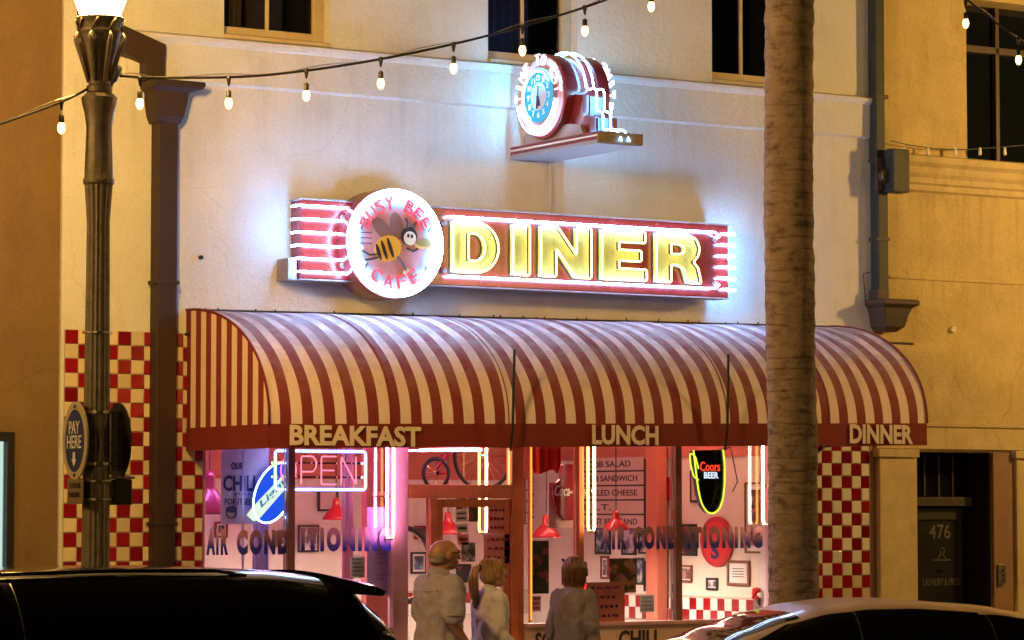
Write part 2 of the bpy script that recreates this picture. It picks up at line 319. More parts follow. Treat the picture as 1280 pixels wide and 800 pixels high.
def grad_mat(name, z0, z1, lo, hi):
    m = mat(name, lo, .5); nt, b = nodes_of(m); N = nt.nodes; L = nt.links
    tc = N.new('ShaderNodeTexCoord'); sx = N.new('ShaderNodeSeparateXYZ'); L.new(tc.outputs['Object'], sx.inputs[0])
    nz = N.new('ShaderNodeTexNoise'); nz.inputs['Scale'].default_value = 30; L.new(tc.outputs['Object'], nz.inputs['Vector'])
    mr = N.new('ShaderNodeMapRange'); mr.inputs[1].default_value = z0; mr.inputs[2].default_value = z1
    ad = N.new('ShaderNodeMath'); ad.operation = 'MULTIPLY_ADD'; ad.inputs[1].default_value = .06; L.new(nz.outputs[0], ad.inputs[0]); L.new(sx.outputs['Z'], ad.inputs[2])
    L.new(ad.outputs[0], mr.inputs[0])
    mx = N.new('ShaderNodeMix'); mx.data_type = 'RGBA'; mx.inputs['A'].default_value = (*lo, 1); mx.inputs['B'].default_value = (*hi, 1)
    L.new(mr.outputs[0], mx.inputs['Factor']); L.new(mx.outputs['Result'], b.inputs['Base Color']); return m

def picture_mat(name, cols, scale=9, seed=0.0):
    """a printed photo or poster: blotches of ink in a few tones"""
    m = mat(name, cols[0], .45); nt, b = nodes_of(m); N = nt.nodes; L = nt.links
    tc = N.new('ShaderNodeTexCoord'); mp = N.new('ShaderNodeMapping'); mp.inputs['Location'].default_value = (seed, seed * 1.7, seed * .6)
    L.new(tc.outputs['Object'], mp.inputs[0])
    nz = N.new('ShaderNodeTexNoise'); nz.inputs['Scale'].default_value = scale; nz.inputs['Detail'].default_value = 4; L.new(mp.outputs[0], nz.inputs['Vector'])
    cr = N.new('ShaderNodeValToRGB'); cr.color_ramp.interpolation = 'CONSTANT'
    els = cr.color_ramp.elements
    els[0].position = 0; els[0].color = (*cols[0], 1); els[1].position = .46; els[1].color = (*cols[1], 1)
    for i, c in enumerate(cols[2:]):
        e = els.new(.53 + .07 * i); e.color = (*c, 1)
    L.new(nz.outputs[0], cr.inputs[0]); L.new(cr.outputs[0], b.inputs['Base Color']); return m
PIC = [picture_mat('photo_print_blue', [(.03, .04, .06), (.10, .16, .22), (.3, .36, .4), (.5, .5, .5)], 9, 1),
       picture_mat('photo_print_grey', [(.05, .045, .05), (.2, .18, .18), (.45, .42, .4), (.6, .58, .55)], 11, 5),
       picture_mat('photo_print_brown', [(.05, .03, .025), (.16, .09, .07), (.35, .22, .18), (.5, .4, .35)], 9, 9),
       picture_mat('photo_print_dark', [(.012, .012, .015), (.03, .025, .03), (.10, .03, .035), (.35, .05, .06)], 7, 13)]

# ------------------------------------------------------------------ mesh helpers
class MB:
    def __init__(s): s.v = []; s.f = []
    def add(s, vs, fs):
        o = len(s.v); s.v += [tuple(v) for v in vs]; s.f += [tuple(o + i for i in f) for f in fs]; return s
    def box(s, x0, x1, y0, y1, z0, z1):
        x0, x1 = sorted((x0, x1)); y0, y1 = sorted((y0, y1)); z0, z1 = sorted((z0, z1))
        return s.add([(x0, y0, z0), (x1, y0, z0), (x1, y1, z0), (x0, y1, z0), (x0, y0, z1), (x1, y0, z1), (x1, y1, z1), (x0, y1, z1)],
                     [(0, 3, 2, 1), (4, 5, 6, 7), (0, 1, 5, 4), (1, 2, 6, 5), (2, 3, 7, 6), (3, 0, 4, 7)])
    def cbox(s, x0, x1, y0, y1, z0, z1, c=.008):
        """box with chamfered edges on the street side (low y) and all round"""
        b = bmesh.new(); bmesh.ops.create_cube(b, size=1)
        bmesh.ops.scale(b, vec=(abs(x1 - x0), abs(y1 - y0), abs(z1 - z0)), verts=b.verts)
        bmesh.ops.bevel(b, geom=b.edges[:], offset=c, segments=2, affect='EDGES', profile=.6)
        bmesh.ops.translate(b, vec=((x0 + x1) / 2, (y0 + y1) / 2, (z0 + z1) / 2), verts=b.verts)
        b.verts.index_update()
        s.add([v.co for v in b.verts], [[v.index for v in f.verts] for f in b.faces]); b.free(); return s
    def tube(s, pts, r, n=8, closed=False, caps=True):
        P = [Vector(p) for p in pts]; k = len(P); rr = r if hasattr(r, '__len__') else [r] * k
        prev = None; o = len(s.v)
        for i in range(k):
            a = P[i - 1] if (i > 0 or closed) else P[i]; b = P[(i + 1) % k] if (i < k - 1 or closed) else P[i]
            d1 = (P[i] - a); d2 = (b - P[i])
            t = (d1.normalized() if d1.length > 1e-9 else Vector()) + (d2.normalized() if d2.length > 1e-9 else Vector())
            t = t.normalized() if t.length > 1e-9 else Vector((0, 0, 1))
            if prev is None:
                q = Vector((0, 0, 1)) if abs(t.z) < .9 else Vector((0, 1, 0))
                nrm = (q - t * q.dot(t)).normalized()
            else:
                nrm = prev - t * prev.dot(t); nrm = nrm.normalized() if nrm.length > 1e-6 else prev
            prev = nrm; bn = t.cross(nrm)
            for j in range(n):
                an = 2 * PI * j / n; s.v.append(tuple(P[i] + (nrm * math.cos(an) + bn * math.sin(an)) * rr[i]))
        for i in range(k if closed else k - 1):
            i2 = (i + 1) % k
            for j in range(n):
                j2 = (j + 1) % n; s.f.append((o + i * n + j, o + i * n + j2, o + i2 * n + j2, o + i2 * n + j))
        if not closed and caps:
            s.f.append(tuple(o + j for j in range(n))[::-1]); s.f.append(tuple(o + (k - 1) * n + j for j in range(n)))
        return s
    def lathe(s, prof, c=(0, 0, 0), n=24, axis='z', flute=None, sx=1, sy=1):
        """prof: list of (r, h). flute(r, h, angle) -> r"""
        o = len(s.v); k = len(prof)
        for (r, h) in prof:
            for j in range(n):
                a = 2 * PI * j / n; q = flute(r, h, a) if flute else r
                u, v = q * math.cos(a) * sx, q * math.sin(a) * sy
                if axis == 'z': p = (c[0] + u, c[1] + v, c[2] + h)
                elif axis == 'y': p = (c[0] + u, c[1] + h, c[2] + v)
                else: p = (c[0] + h, c[1] + u, c[2] + v)
                s.v.append(p)
        for i in range(k - 1):
            for j in range(n):
                j2 = (j + 1) % n; s.f.append((o + i * n + j, o + i * n + j2, o + (i + 1) * n + j2, o + (i + 1) * n + j))
        s.f.append(tuple(o + j for j in range(n))[::-1]); s.f.append(tuple(o + (k - 1) * n + j for j in range(n))); return s
    def prism(s, pts, y0, y1, plane='xz'):
        """pts outline; extruded between y0 and y1"""
        o = len(s.v); k = len(pts)
        def P(a, b, y): return (a, y, b) if plane == 'xz' else ((y, a, b) if plane == 'yz' else (a, b, y))
        for y in (y0, y1):
            for (a, b) in pts: s.v.append(P(a, b, y))
        s.f.append(tuple(o + i for i in range(k))); s.f.append(tuple(o + k + i for i in range(k))[::-1])
        for i in range(k):
            j = (i + 1) % k; s.f.append((o + i, o + k + i, o + k + j, o + j))
        return s
    def ell(s, c, r, nu=16, nv=10, rot=None):
        o = len(s.v); R = rot.to_matrix() if rot else None
        def P(v):
            v = Vector((v[0] * r[0], v[1] * r[1], v[2] * r[2]))
            if R: v = R @ v
            return tuple(v + Vector(c))
        s.v.append(P((0, 0, -1)))
        for i in range(1, nv):
            t = -PI / 2 + PI * i / nv
            for j in range(nu):
                a = 2 * PI * j / nu; s.v.append(P((math.cos(t) * math.cos(a), math.cos(t) * math.sin(a), math.sin(t))))
        s.v.append(P((0, 0, 1))); top = len(s.v) - 1
        for j in range(nu): s.f.append((o, o + 1 + (j + 1) % nu, o + 1 + j))
        for i in range(nv - 2):
            for j in range(nu):
                a = o + 1 + i * nu; s.f.append((a + j, a + (j + 1) % nu, a + nu + (j + 1) % nu, a + nu + j))
        a = o + 1 + (nv - 2) * nu
        for j in range(nu): s.f.append((a + j, a + (j + 1) % nu, top))
        return s
    def cap(s, p0, p1, r0, r1, n=12):
        """tapered capsule"""
        p0 = Vector(p0); p1 = Vector(p1); d = (p1 - p0).normalized(); pts = []; rr = []
        for a in (85, 65, 45, 25, 0): pts.append(p0 - d * r0 * math.sin(math.radians(a))); rr.append(r0 * math.cos(math.radians(a)))
        for a in (0, 25, 45, 65, 85): pts.append(p1 + d * r1 * math.sin(math.radians(a))); rr.append(r1 * math.cos(math.radians(a)))
        return s.tube(pts, rr, n)
    def mesh(s, name, m, smooth=False, fix=True):
        me = bpy.data.meshes.new(name); me.from_pydata(s.v, [], s.f)
        if fix:
            b = bmesh.new(); b.from_mesh(me); bmesh.ops.recalc_face_normals(b, faces=b.faces); b.to_mesh(me); b.free()
        me.materials.append(m)
        if smooth:
            me.polygons.foreach_set('use_smooth', [True] * len(me.polygons))
            if smooth != 'all': me.set_sharp_from_angle(angle=math.radians(38))
        me.update(); return me
    def build(s, name, m, parent=None, smooth=False, fix=True):
        return link(name, s.mesh(name, m, smooth, fix), parent)
def link(name, me, parent=None):
    o = bpy.data.objects.new(name, me); C.objects.link(o)
    if parent is not None:
        o.parent = parent
        if parent.type == 'EMPTY': o.matrix_parent_inverse = Matrix.Translation(-parent.location)
    return o
def tag(o, label, cat, group=None):
    o['label'] = label; o['category'] = cat
    if group: o['group'] = group
    return o
def thing(name, label, cat, loc=(0, 0, 0), group=None):
    o = bpy.data.objects.new(name, None); C.objects.link(o); o.location = loc; o.empty_display_size = .2
    return tag(o, label, cat, group)
def struct(name, mb, m, smooth=False):
    o = mb.build(name, m, None, smooth); o['kind'] = 'structure'; return o
def bevel(o, w=.01, seg=2):
    b = o.modifiers.new('bevel', 'BEVEL'); b.width = w; b.segments = seg; b.limit_method = 'ANGLE'; b.angle_limit = math.radians(40); return o
def copy_tree(o, parent=None):
    c = o.copy(); C.objects.link(c)
    if parent is not None: c.parent = parent
    for ch in list(o.children): copy_tree(ch, c)
    return c
def fillet(pts, r, closed=True, seg=4):
    out = []; k = len(pts)
    for i in range(k):
        p = Vector(pts[i])
        if not closed and i in (0, k - 1): out.append(p); continue
        a = Vector(pts[i - 1]) - p; b = Vector(pts[(i + 1) % k]) - p
        q = min(r, a.length * .45, b.length * .45)
        p0 = p + a.normalized() * q; p1 = p + b.normalized() * q
        for j in range(seg + 1):
            t = j / seg; out.append(p0 * (1 - t) ** 2 + p * 2 * t * (1 - t) + p1 * t * t)
    return out
def wall_holes(mb, x0, x1, z0, z1, holes, y0, y1):
    xs = sorted({x0, x1, *[h[0] for h in holes], *[h[1] for h in holes]}); zs = sorted({z0, z1, *[h[2] for h in holes], *[h[3] for h in holes]})
    xs = [x for x in xs if x0 <= x <= x1]; zs = [z for z in zs if z0 <= z <= z1]
    nx, nz = len(xs) - 1, len(zs) - 1
    def solid(i, j):
        if i < 0 or j < 0 or i >= nx or j >= nz: return False
        cx, cz = (xs[i] + xs[i + 1]) / 2, (zs[j] + zs[j + 1]) / 2
        return not any(h[0] < cx < h[1] and h[2] < cz < h[3] for h in holes)
    for i in range(nx):
        for j in range(nz):
            if not solid(i, j): continue
            a, b, c, d = xs[i], xs[i + 1], zs[j], zs[j + 1]
            mb.add([(a, y0, c), (b, y0, c), (b, y0, d), (a, y0, d)], [(0, 1, 2, 3)])
            mb.add([(a, y1, c), (b, y1, c), (b, y1, d), (a, y1, d)], [(3, 2, 1, 0)])
            if not solid(i - 1, j): mb.add([(a, y0, c), (a, y0, d), (a, y1, d), (a, y1, c)], [(0, 1, 2, 3)])
            if not solid(i + 1, j): mb.add([(b, y0, c), (b, y1, c), (b, y1, d), (b, y0, d)], [(0, 1, 2, 3)])
            if not solid(i, j - 1): mb.add([(a, y0, c), (a, y1, c), (b, y1, c), (b, y0, c)], [(0, 1, 2, 3)])
            if not solid(i, j + 1): mb.add([(a, y0, d), (b, y0, d), (b, y1, d), (a, y1, d)], [(0, 1, 2, 3)])
    return mb

# text as a mesh; (w, h) is the size of its bounding box; laid in the xz plane facing -y, lower left at origin
def text_data(s, w, h, depth=.002, bold=.0, mat_=None, name='lettering', shear=0.0, basis='-y', space=1.0):
    cu = bpy.data.curves.new('t', 'FONT'); cu.body = s; cu.size = 1; cu.extrude = .01; cu.offset = bold; cu.shear = shear; cu.space_character = space
    cu.resolution_u = 3
    ob = bpy.data.objects.new('t', cu); C.objects.link(ob)
    dg = bpy.context.evaluated_depsgraph_get(); dg.update()
    me = bpy.data.meshes.new_from_object(ob.evaluated_get(dg))
    bpy.data.objects.remove(ob); bpy.data.curves.remove(cu)
    xs = [v.co.x for v in me.vertices]; ys = [v.co.y for v in me.vertices]
    ax, bx, ay, by = min(xs), max(xs), min(ys), max(ys)
    kx = w / (bx - ax); ky = h / (by - ay)
    for v in me.vertices:
        x = (v.co.x - ax) * kx; z = (v.co.y - ay) * ky; d = -depth * (0 if v.co.z < 0 else 1)
        if basis == '-y': v.co = (x, d, z)
        elif basis == '-x': v.co = (d, -x, z)          # reads when seen from -x: right is -y
        elif basis == '+x': v.co = (-d, x, z)
    me.name = name; me.materials.clear()
    if mat_: me.materials.append(mat_)
    return me
def text(s, x, y, z, w, h, m, parent, depth=.002, bold=0.0, name='lettering', basis='-y', shear=0.0):
    me = text_data(s, w, h, depth, bold, m, name, shear, basis)
    for v in me.vertices: v.co += Vector((x, y, z))
    return link(name, me, parent)
def text_px(s, a, b, Y, m, parent, **k):
    """text between two photo corners (upper left a, lower right b) on plane Y"""
    p, q = at(*a, Y), at(*b, Y)
    p2 = at(a[0], b[1], Y)
    zl, zr = p2.z, q.z
    me = text_data(s, q.x - p.x, p.z - p2.z, k.get('depth', .002), k.get('bold', 0), m, k.get('name', 'lettering'), space=k.get('space', 1.0))
    for v in me.vertices: v.co += Vector((p.x, Y, p2.z))
    return link(k.get('name', 'lettering'), me, parent)

# ================================================================== SETTING
struct('ground', MB().box(-400, 400, -400, 400, -.6, -.155), M['earth'])
struct('road', MB().box(-120, 120, -17.0, -4.72, -.30, -.14), M['asphalt'])
pv = MB()
struct('pavement_base', MB().box(-60, 60, -4.70, 12, -.30, -.004), M['grout'])
pave = MB()
x = -13.0
while x < 13:
    for y0 in (-4.55, -3.05, -1.55):
        pave.box(x + .006, x + 1.494, y0 + .006, y0 + (1.494 if y0 < -2 else 1.54), -.003, .0 + random.uniform(-.001, .001))
    x += 1.5
o = struct('pavement', pave, M['concrete'])
o = struct('kerb', MB().cbox(-60, 60, -4.72, -4.56, -.2, .002, .02), M['kerb'])
struct('far_pavement', MB().box(-60, 60, -30, -17.02, -.30, 0), M['concrete'])
for i in range(5):
    struct('road_marking', MB().box(-7.6 + i * 5.6 - 2.4, -7.6 + i * 5.6 - 2.3, -7.2, -4.8, -.139, -.136), M['roadline'])

# ================================================================== DINER BUILDING
DX0, DX1 = -4.345, 4.10
dn = thing('diner_building', 'cream plastered diner front with red and cream chequered tile piers and upstairs windows', 'building', (0, 0, 0))
WIN = [(-2.88, -1.86), (-.253, .70), (2.208, 3.14)]
holes = [(a, b, 6.03, 7.9) for a, b in WIN] + [(-3.06, 2.98, -.1, 3.05)]
wall = wall_holes(MB(), DX0, DX1, -.01, 9.5, holes, 0, .32).build('wall', M['plaster'], dn)
# string course with its moulding
def cornice_prof(y, zlist): return zlist
sc_prof = [(0, 5.61), (-.035, 5.63), (-.04, 5.935), (-.055, 5.95), (-.075, 5.975), (-.08, 6.0), (-.03, 6.022), (0, 6.024)]
MB().prism(sc_prof, -3.79, DX1 - .002, 'yz').build('string_course', M['plaster'], dn)
for a, b in WIN:
    fr = MB()
    fy = .10
    fr.box(b - .10, b - .002, fy, fy + .06, 6.08, 7.9); fr.box(a + .002, a + .05, fy, fy + .06, 6.08, 7.9)
    fr.box(a + .05, b - .10, fy + .02, fy + .06, 6.08, 6.15)
    fr.box(a + .05, b - .10, fy + .02, fy + .06, 6.95, 7.0)
    fr.box((a + b) / 2 - .045, (a + b) / 2 - .015, fy + .025, fy + .055, 6.15, 7.9)
    w = fr.build('window', M['trim'], dn); bevel(w, .006)
    MB().box(a + .04, b - .09, fy + .045, fy + .05, 6.14, 7.9).build('pane', M['glass'], w)
    MB().box(a - .3, b + .6, .80, .82, 5.9, 8.2).build('dark_room_sheet', M['black'], w)  # black sheet stands for the unlit room behind the glass
    k_ = WIN.index((a, b)); cur = MB(); xa, xb = ((a + .02, a + .30), (a + .05, (a + b) / 2 + .12), (b - .30, b + .05))[k_]; nn_ = 24; vs2 = []
    for q_ in range(nn_ + 1):
        xx = xa + (xb - xa) * q_ / nn_; vs2 += [(xx, .26 + .018 * math.sin(q_ * 1.6), 6.05), (xx, .26 + .018 * math.sin(q_ * 1.6 + .3), 7.9)]
    cur.add(vs2, [(2 * q_, 2 * q_ + 1, 2 * q_ + 3, 2 * q_ + 2) for q_ in range(nn_)])
    cur.build('curtain', (mat('dim_brown_curtain', (.035, .022, .015), .9), M['bluecurtain'], mat('dim_grey_curtain', (.02, .018, .02), .9))[k_], w, 'all')
    MB().prism([(-.03, 6.026), (-.035, 6.055), (.10, 6.085), (.10, 6.03)], a + .004, b - .004, 'yz').build('sill', M['trim'], w)
# tiled piers
T = .1185
def tile_mesh(m, name='tile'):
    mb = MB(); h = T / 2 - .0032; c = .006
    mb.add([(-h, 0, -h), (h, 0, -h), (h, 0, h), (-h, 0, h), (-h, -.006, -h), (h, -.006, -h), (h, -.006, h), (-h, -.006, h),
            (-h + c, -.009, -h + c), (h - c, -.009, -h + c), (h - c, -.009, h - c), (-h + c, -.009, h - c)],
           [(0, 1, 5, 4), (1, 2, 6, 5), (2, 3, 7, 6), (3, 0, 4, 7), (4, 5, 9, 8), (5, 6, 10, 9), (6, 7, 11, 10), (7, 4, 8, 11), (8, 9, 10, 11), (3, 2, 1, 0)])
    return mb.mesh(name, m)
tm = {0: tile_mesh(M['tile_cream']), 1: tile_mesh(M['tile_red']), 2: tile_mesh(M['tile_white'])}
def tiled_pier(x0, x1, ztop, zsplit, rowshift, cream=0, label=None):
    pier = MB().box(x0, x1, -.012, -.002, 0.0, ztop).build('tiled_pier', M['grout'], dn)
    n = int(math.ceil((x1 - x0) / T - 1e-6)); r = 0; z = ztop - T / 2; low = [MB(), MB()]
    while z > T / 2:
        for i in range(n):
            cx = x0 + T / 2 + i * T; red = (i + r + rowshift) % 2
            sxc = 1.0
            if cx + T / 2 > x1 + .004:
                wv = x1 - (cx - T / 2)
                if wv < .02: continue
                sxc = wv / T; cx = cx - T / 2 + wv / 2
            if z > zsplit:
                o = link('tile', tm[1] if red else tm[cream], pier)
                o.location = (cx, -.0135 - random.uniform(0, .0012), z + random.uniform(-.0006, .0006)); o.scale = (sxc * .998, 1, 1)
                o.rotation_euler = (random.gauss(0, .02), random.gauss(0, .006), random.gauss(0, .02))
            else:
                h = T / 2 - .002
                low[red].box(cx - h * sxc, cx + h * sxc, -.021, -.012, z - h, z + h)
        r += 1; z -= T
    for k in (0, 1):
        o = low[k].build('lower_tiles', M['tile_red'] if k else M['tile_cream'], pier); o['kind'] = 'stuff'
    return pier
tiled_pier(-4.318, -3.062, 3.505, 1.45, 1)
tiled_pier(2.985, 4.03, 2.95, 1.38, 0, 2)
# narrow reddish return at the right end
MB().box(4.032, 4.098, -.02, -.003, 0, 2.98).build('end_strip', M['jamb'], dn)

# storefront
sf_y = .10
def frame_part(x0, x1, z0, z1, m, name='frame_post', y0=sf_y - .05, y1=sf_y + .05, c=.006):
    return MB().cbox(x0, x1, y0, y1, z0, z1, c).build(name, m, dn)
frame_part(-3.058, -3.00, 1.02, 3.04, M['pinkframe'])
frame_part(-2.215, -2.150, 1.02, 3.04, M['mullion'], 'mullion')
frame_part(-1.185, -1.035, 0, 3.04, M['pinkframe'])
frame_part(.035, .10, 0, 3.04, M['redframe']); frame_part(.103, .175, 0, 3.04, M['redframe'], y0=sf_y - .02)
frame_part(.745, .80, 1.02, 3.04, M['redframe'], 'mullion')
frame_part(1.815, 1.885, 1.02, 3.04, M['mullion'], 'mullion')
frame_part(2.915, 2.978, 1.02, 3.04, M['pinkframe'])
frame_part(-1.033, .033, 2.135, 2.255, M['redframe'], 'transom')
# bulkheads under the windows
MB().box(-3.058, -1.187, sf_y - .04, sf_y + .06, 0, .98).build('bulkhead', M['intpink'], dn)
MB().box(.177, 2.978, sf_y - .04, sf_y + .06, 0, .98).build('bulkhead', M['intpink'], dn)
MB().cbox(-3.058, -1.187, sf_y - .08, sf_y + .08, .982, 1.018).build('sill', M['pinkframe'], dn)
MB().cbox(.177, 2.978, sf_y - .08, sf_y + .08, .982, 1.018).build('sill', M['pinkframe'], dn)
text('CHILI', 1.18, sf_y - .043, .77, .42, .17, M['ink'], dn, bold=.03, name='painted_word')
text('SUBS', 2.02, sf_y - .043, .78, .40, .17, M['ink'], dn, bold=.03, name='painted_word')
text('SOUPS', .28, sf_y - .043, .77, .44, .17, M['ink'], dn, bold=.03, name='painted_word')
# panes
def pane(x0, x1, z0, z1, y=sf_y, name='shop_window'):
    return MB().box(x0, x1, y, y + .008, z0, z1).build(name, M['glass'], dn)
p1 = pane(-2.998, -2.217, 1.02, 3.04); p2 = pane(-2.148, -1.187, 1.02, 3.04)
p3 = pane(-1.033, .033, 2.257, 3.04, name='transom_window')
p4 = pane(.177, .743, 1.02, 3.04); p5 = pane(.802, 1.813, 1.02, 3.04); p6 = pane(1.887, 2.913, 1.02, 3.04)
# entrance door with a sidelight
MB().cbox(-.80, -.735, sf_y - .04, sf_y + .05, .0, 2.133, .005).build('frame_post', M['redframe'], dn)
pane(-1.033, -.802, .3, 2.133, name='side_window')
MB().box(-1.033, -.802, sf_y - .03, sf_y + .03, 0, .298).build('kick_panel', M['redframe'], dn)
door = MB()
dy0, dy1 = sf_y - .02, sf_y + .03
door.cbox(-.73, -.665, dy0, dy1, .02, 2.125, .005); door.cbox(-.035, .03, dy0, dy1, .02, 2.125, .005)
door.cbox(-.663, -.037, dy0, dy1, 2.055, 2.125, .005); door.cbox(-.663, -.037, dy0, dy1, .02, .35, .005)
dd = door.build('door', M['redframe'], dn)
MB().box(-.663, -.037, sf_y, sf_y + .008, .35, 2.055).build('pane', M['glass'], dd)
MB().tube([(-.63, sf_y - .02, .9), (-.63, sf_y - .07, .92), (-.63, sf_y - .07, 1.2), (-.63, sf_y - .02, 1.22)], .012).build('handle', M['chrome'], dd)
# lettering on the window glass
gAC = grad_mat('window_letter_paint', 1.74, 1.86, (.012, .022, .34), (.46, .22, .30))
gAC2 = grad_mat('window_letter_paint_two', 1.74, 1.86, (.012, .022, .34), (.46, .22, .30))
YG = sf_y - .004
def ac(s, a, b, par, m):
    text_px(s, a, b, YG, m, par, space=1.36, bold=.075 if len(s) > 3 else .062, name='painted_word', depth=.003)
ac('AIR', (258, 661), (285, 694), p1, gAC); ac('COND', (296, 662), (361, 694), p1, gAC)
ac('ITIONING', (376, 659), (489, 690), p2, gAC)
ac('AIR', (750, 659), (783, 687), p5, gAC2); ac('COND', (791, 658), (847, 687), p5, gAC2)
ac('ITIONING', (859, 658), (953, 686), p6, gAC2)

# interior shell
RX0, RX1, RY1, RZ1 = -3.3, 3.12, 4.6, 3.1
bw = MB().box(RX0, RX1, RY1, RY1 + .1, 0, RZ1).build('interior_back_wall', M['intwall'], dn)
rw = MB().box(RX1, RX1 + .1, .33, RY1 + .1, 0, RZ1).build('interior_side_wall', M['intwall'], dn)
MB().box(RX0 - .1, RX0, .33, RY1 + .1, 0, RZ1).build('interior_side_wall', M['intwall'], dn)
MB().box(RX0, RX1, .33, RY1, RZ1, RZ1 + .08).build('interior_ceiling', M['intpink'], dn)
MB().box(RX0, RX1, .33, RY1, -.003, .003).build('interior_floor', M['floor'], dn)
# upper wall zone coloured red, stands for the glow of the red neon
MB().box(RX0, RX1 - .02, RY1 - .02, RY1 - .002, 2.35, RZ1 - .002).build('red_glow_zone', M['intred'], dn)
MB().box(RX1 - .02, RX1 - .002, .34, RY1 - .03, 2.55, RZ1 - .002).build('red_glow_zone', M['intred'], dn)
# chequered tile band on the side wall
bandb = MB().box(RX1 - .012, RX1 - .001, .34, 3.2, .93, 1.19).build('tile_band', M['grout'], dn)
bt = .118
def btile(m):
    h = bt / 2 - .002
    return MB().box(-.006, 0, -h, h, -h, h).mesh('tile', m)
bm_ = {0: btile(M['tile_white']), 1: btile(M['tile_red'])}
for r in range(2):
    for i in range(24):
        o = link('tile', bm_[(i + r) % 2], bandb); o.location = (RX1 - .013, .42 + i * bt, .995 + r * bt)
# chequered band on the back wall, seen left of the door and through it
bandc = MB().box(RX0 + 1.5, RX1 - .03, RY1 - .012, RY1 - .001, .93, 1.19).build('tile_band', M['grout'], dn)
def btile2(m):
    h = bt / 2 - .002
    return MB().box(-h, h, -.006, 0, -h, h).mesh('tile', m)
bm2 = {0: btile2(M['tile_white']), 1: btile2(M['tile_red'])}
for r in range(2):
    for i in range(40):
        o = link('tile', bm2[(i + r) % 2], bandc); o.location = (RX0 + 1.58 + i * bt, RY1 - .013, .995 + r * bt)
# low partition behind the entrance sidelight, painted red-orange
MB().cbox(-.95, -.62, .95, 1.05, 0, RZ1 - .003, .01).build('partition', M['intred'], dn)
# column behind the third window
MB().cbox(at(821, 620, 2.0).x, at(834, 620, 2.0).x, 2.0, 2.2, 0, RZ1 - .003, .012).build('column', M['intred'], dn)

# ================================================================== RIGHT BUILDING
rb = thing('ochre_building', 'ochre stucco building with moulded ledge and dark doorway right of the diner', 'building', (5, 0, 0))
R0, R1 = 4.102, 14.0
rholes = [(5.30, 7.2, 5.50, 7.10), (4.626, 5.56, -.1, 2.60)]
wall_holes(MB(), R0, R1, -.01, 9.5, rholes, -.012, .34).build('wall', M['ochre'], rb)
cp = [(0, 5.13), (-.03, 5.15), (-.03, 5.20), (-.055, 5.22), (-.055, 5.27), (-.085, 5.31), (-.10, 5.37), (-.14, 5.41), (-.15, 5.47), (-.05, 5.495), (0, 5.497)]
MB().prism([(y - .014, z) for y, z in cp], 4.40, R1, 'yz').build('ledge', M['ochre_trim'], rb)
MB().prism([(-.014, 4.27), (-.026, 4.275), (-.026, 4.29), (-.014, 4.30)], 4.30, R1, 'yz').build('joint_band', M['ochre'], rb)
MB().prism([(-.014, 2.62), (-.05, 2.625), (-.05, 2.83), (-.075, 2.845), (-.075, 2.86), (-.014, 2.875)], R0, R1, 'yz').build('lintel_band', M['ochre_trim'], rb)
def pilaster(x0, x1, z1=2.54):
    p = MB().cbox(x0, x1, -.09, -.014, 0, z1 - .003, .012).build('pilaster', M['ochre_trim'], rb)
    MB().cbox(x0 - .03, x1 + .03, -.12, -.012, z1, 2.618, .01).build('capital', M['ochre_trim'], p)
pilaster(4.105, 4.545); pilaster(5.83, 6.30)
MB().cbox(5.563, 5.815, -.05, -.014, 0, 2.60, .01).build('jamb', M['jamb'], rb)
# recessed door
rd = .30
dr = MB().box(4.63, 5.42, rd, rd + .05, .02, 2.06)
dr.box(4.66, 4.69, rd - .01, rd, .1, 1.9)
drb = dr.build('door', mat('black_door_paint', (.0045, .004, .0035), .4, var=.2, scale=5), rb)
MB().cbox(4.628, 5.50, rd - .10, rd + .04, 2.07, 2.16, .006).build('transom_bar', mat('olive_transom_paint', (.045, .035, .016), .6, var=.15, scale=6), rb)
MB().cbox(4.70, 5.38, rd - .02, rd - .002, 1.935, 2.045, .006).build('door_rail', mat('olive_rail_paint', (.022, .018, .010), .6, var=.15, scale=6), rb)
MB().box(5.425, 5.56, rd + .02, rd + .06, 0, 2.07).build('recess_panel', M['black'], rb)
tw = MB().box(4.63, 5.56, rd + .02, rd + .03, 2.162, 2.598).build('transom_window', M['darkglass'], rb)
for xx in (4.80, 4.98, 5.16, 5.34): MB().box(xx - .012, xx + .012, rd - .004, rd + .018, 2.165, 2.597).build('glazing_bar', M['trim'] if 0 else M['pipe_brown'], tw)
text('476', 5.03, rd - .003, 1.75, .27, .14, M['ink_faint'], drb, name='door_number', bold=.005)
em = MB(); em.box(5.08, 5.30, rd - .003, rd - .001, 1.535, 1.545)
em.tube([(5.14, rd - .003, 1.55), (5.18, rd - .003, 1.61), (5.16, rd - .003, 1.655)], .008, 6); em.tube([(5.24, rd - .003, 1.55), (5.2, rd - .003, 1.59), (5.225, rd - .003, 1.645), (5.18, rd - .003, 1.665)], .008, 6)
em.build('emblem', M['ink_faint'], drb)
text('LAUNDRY & PRESS', 4.95, rd - .003, 1.29, .46, .07, M['ink_faint'], drb, name='lettering')
MB().box(5.11, 5.20, rd - .012, rd - .001, 1.42, 1.445).build('letter_slot', M['chrome'], drb)
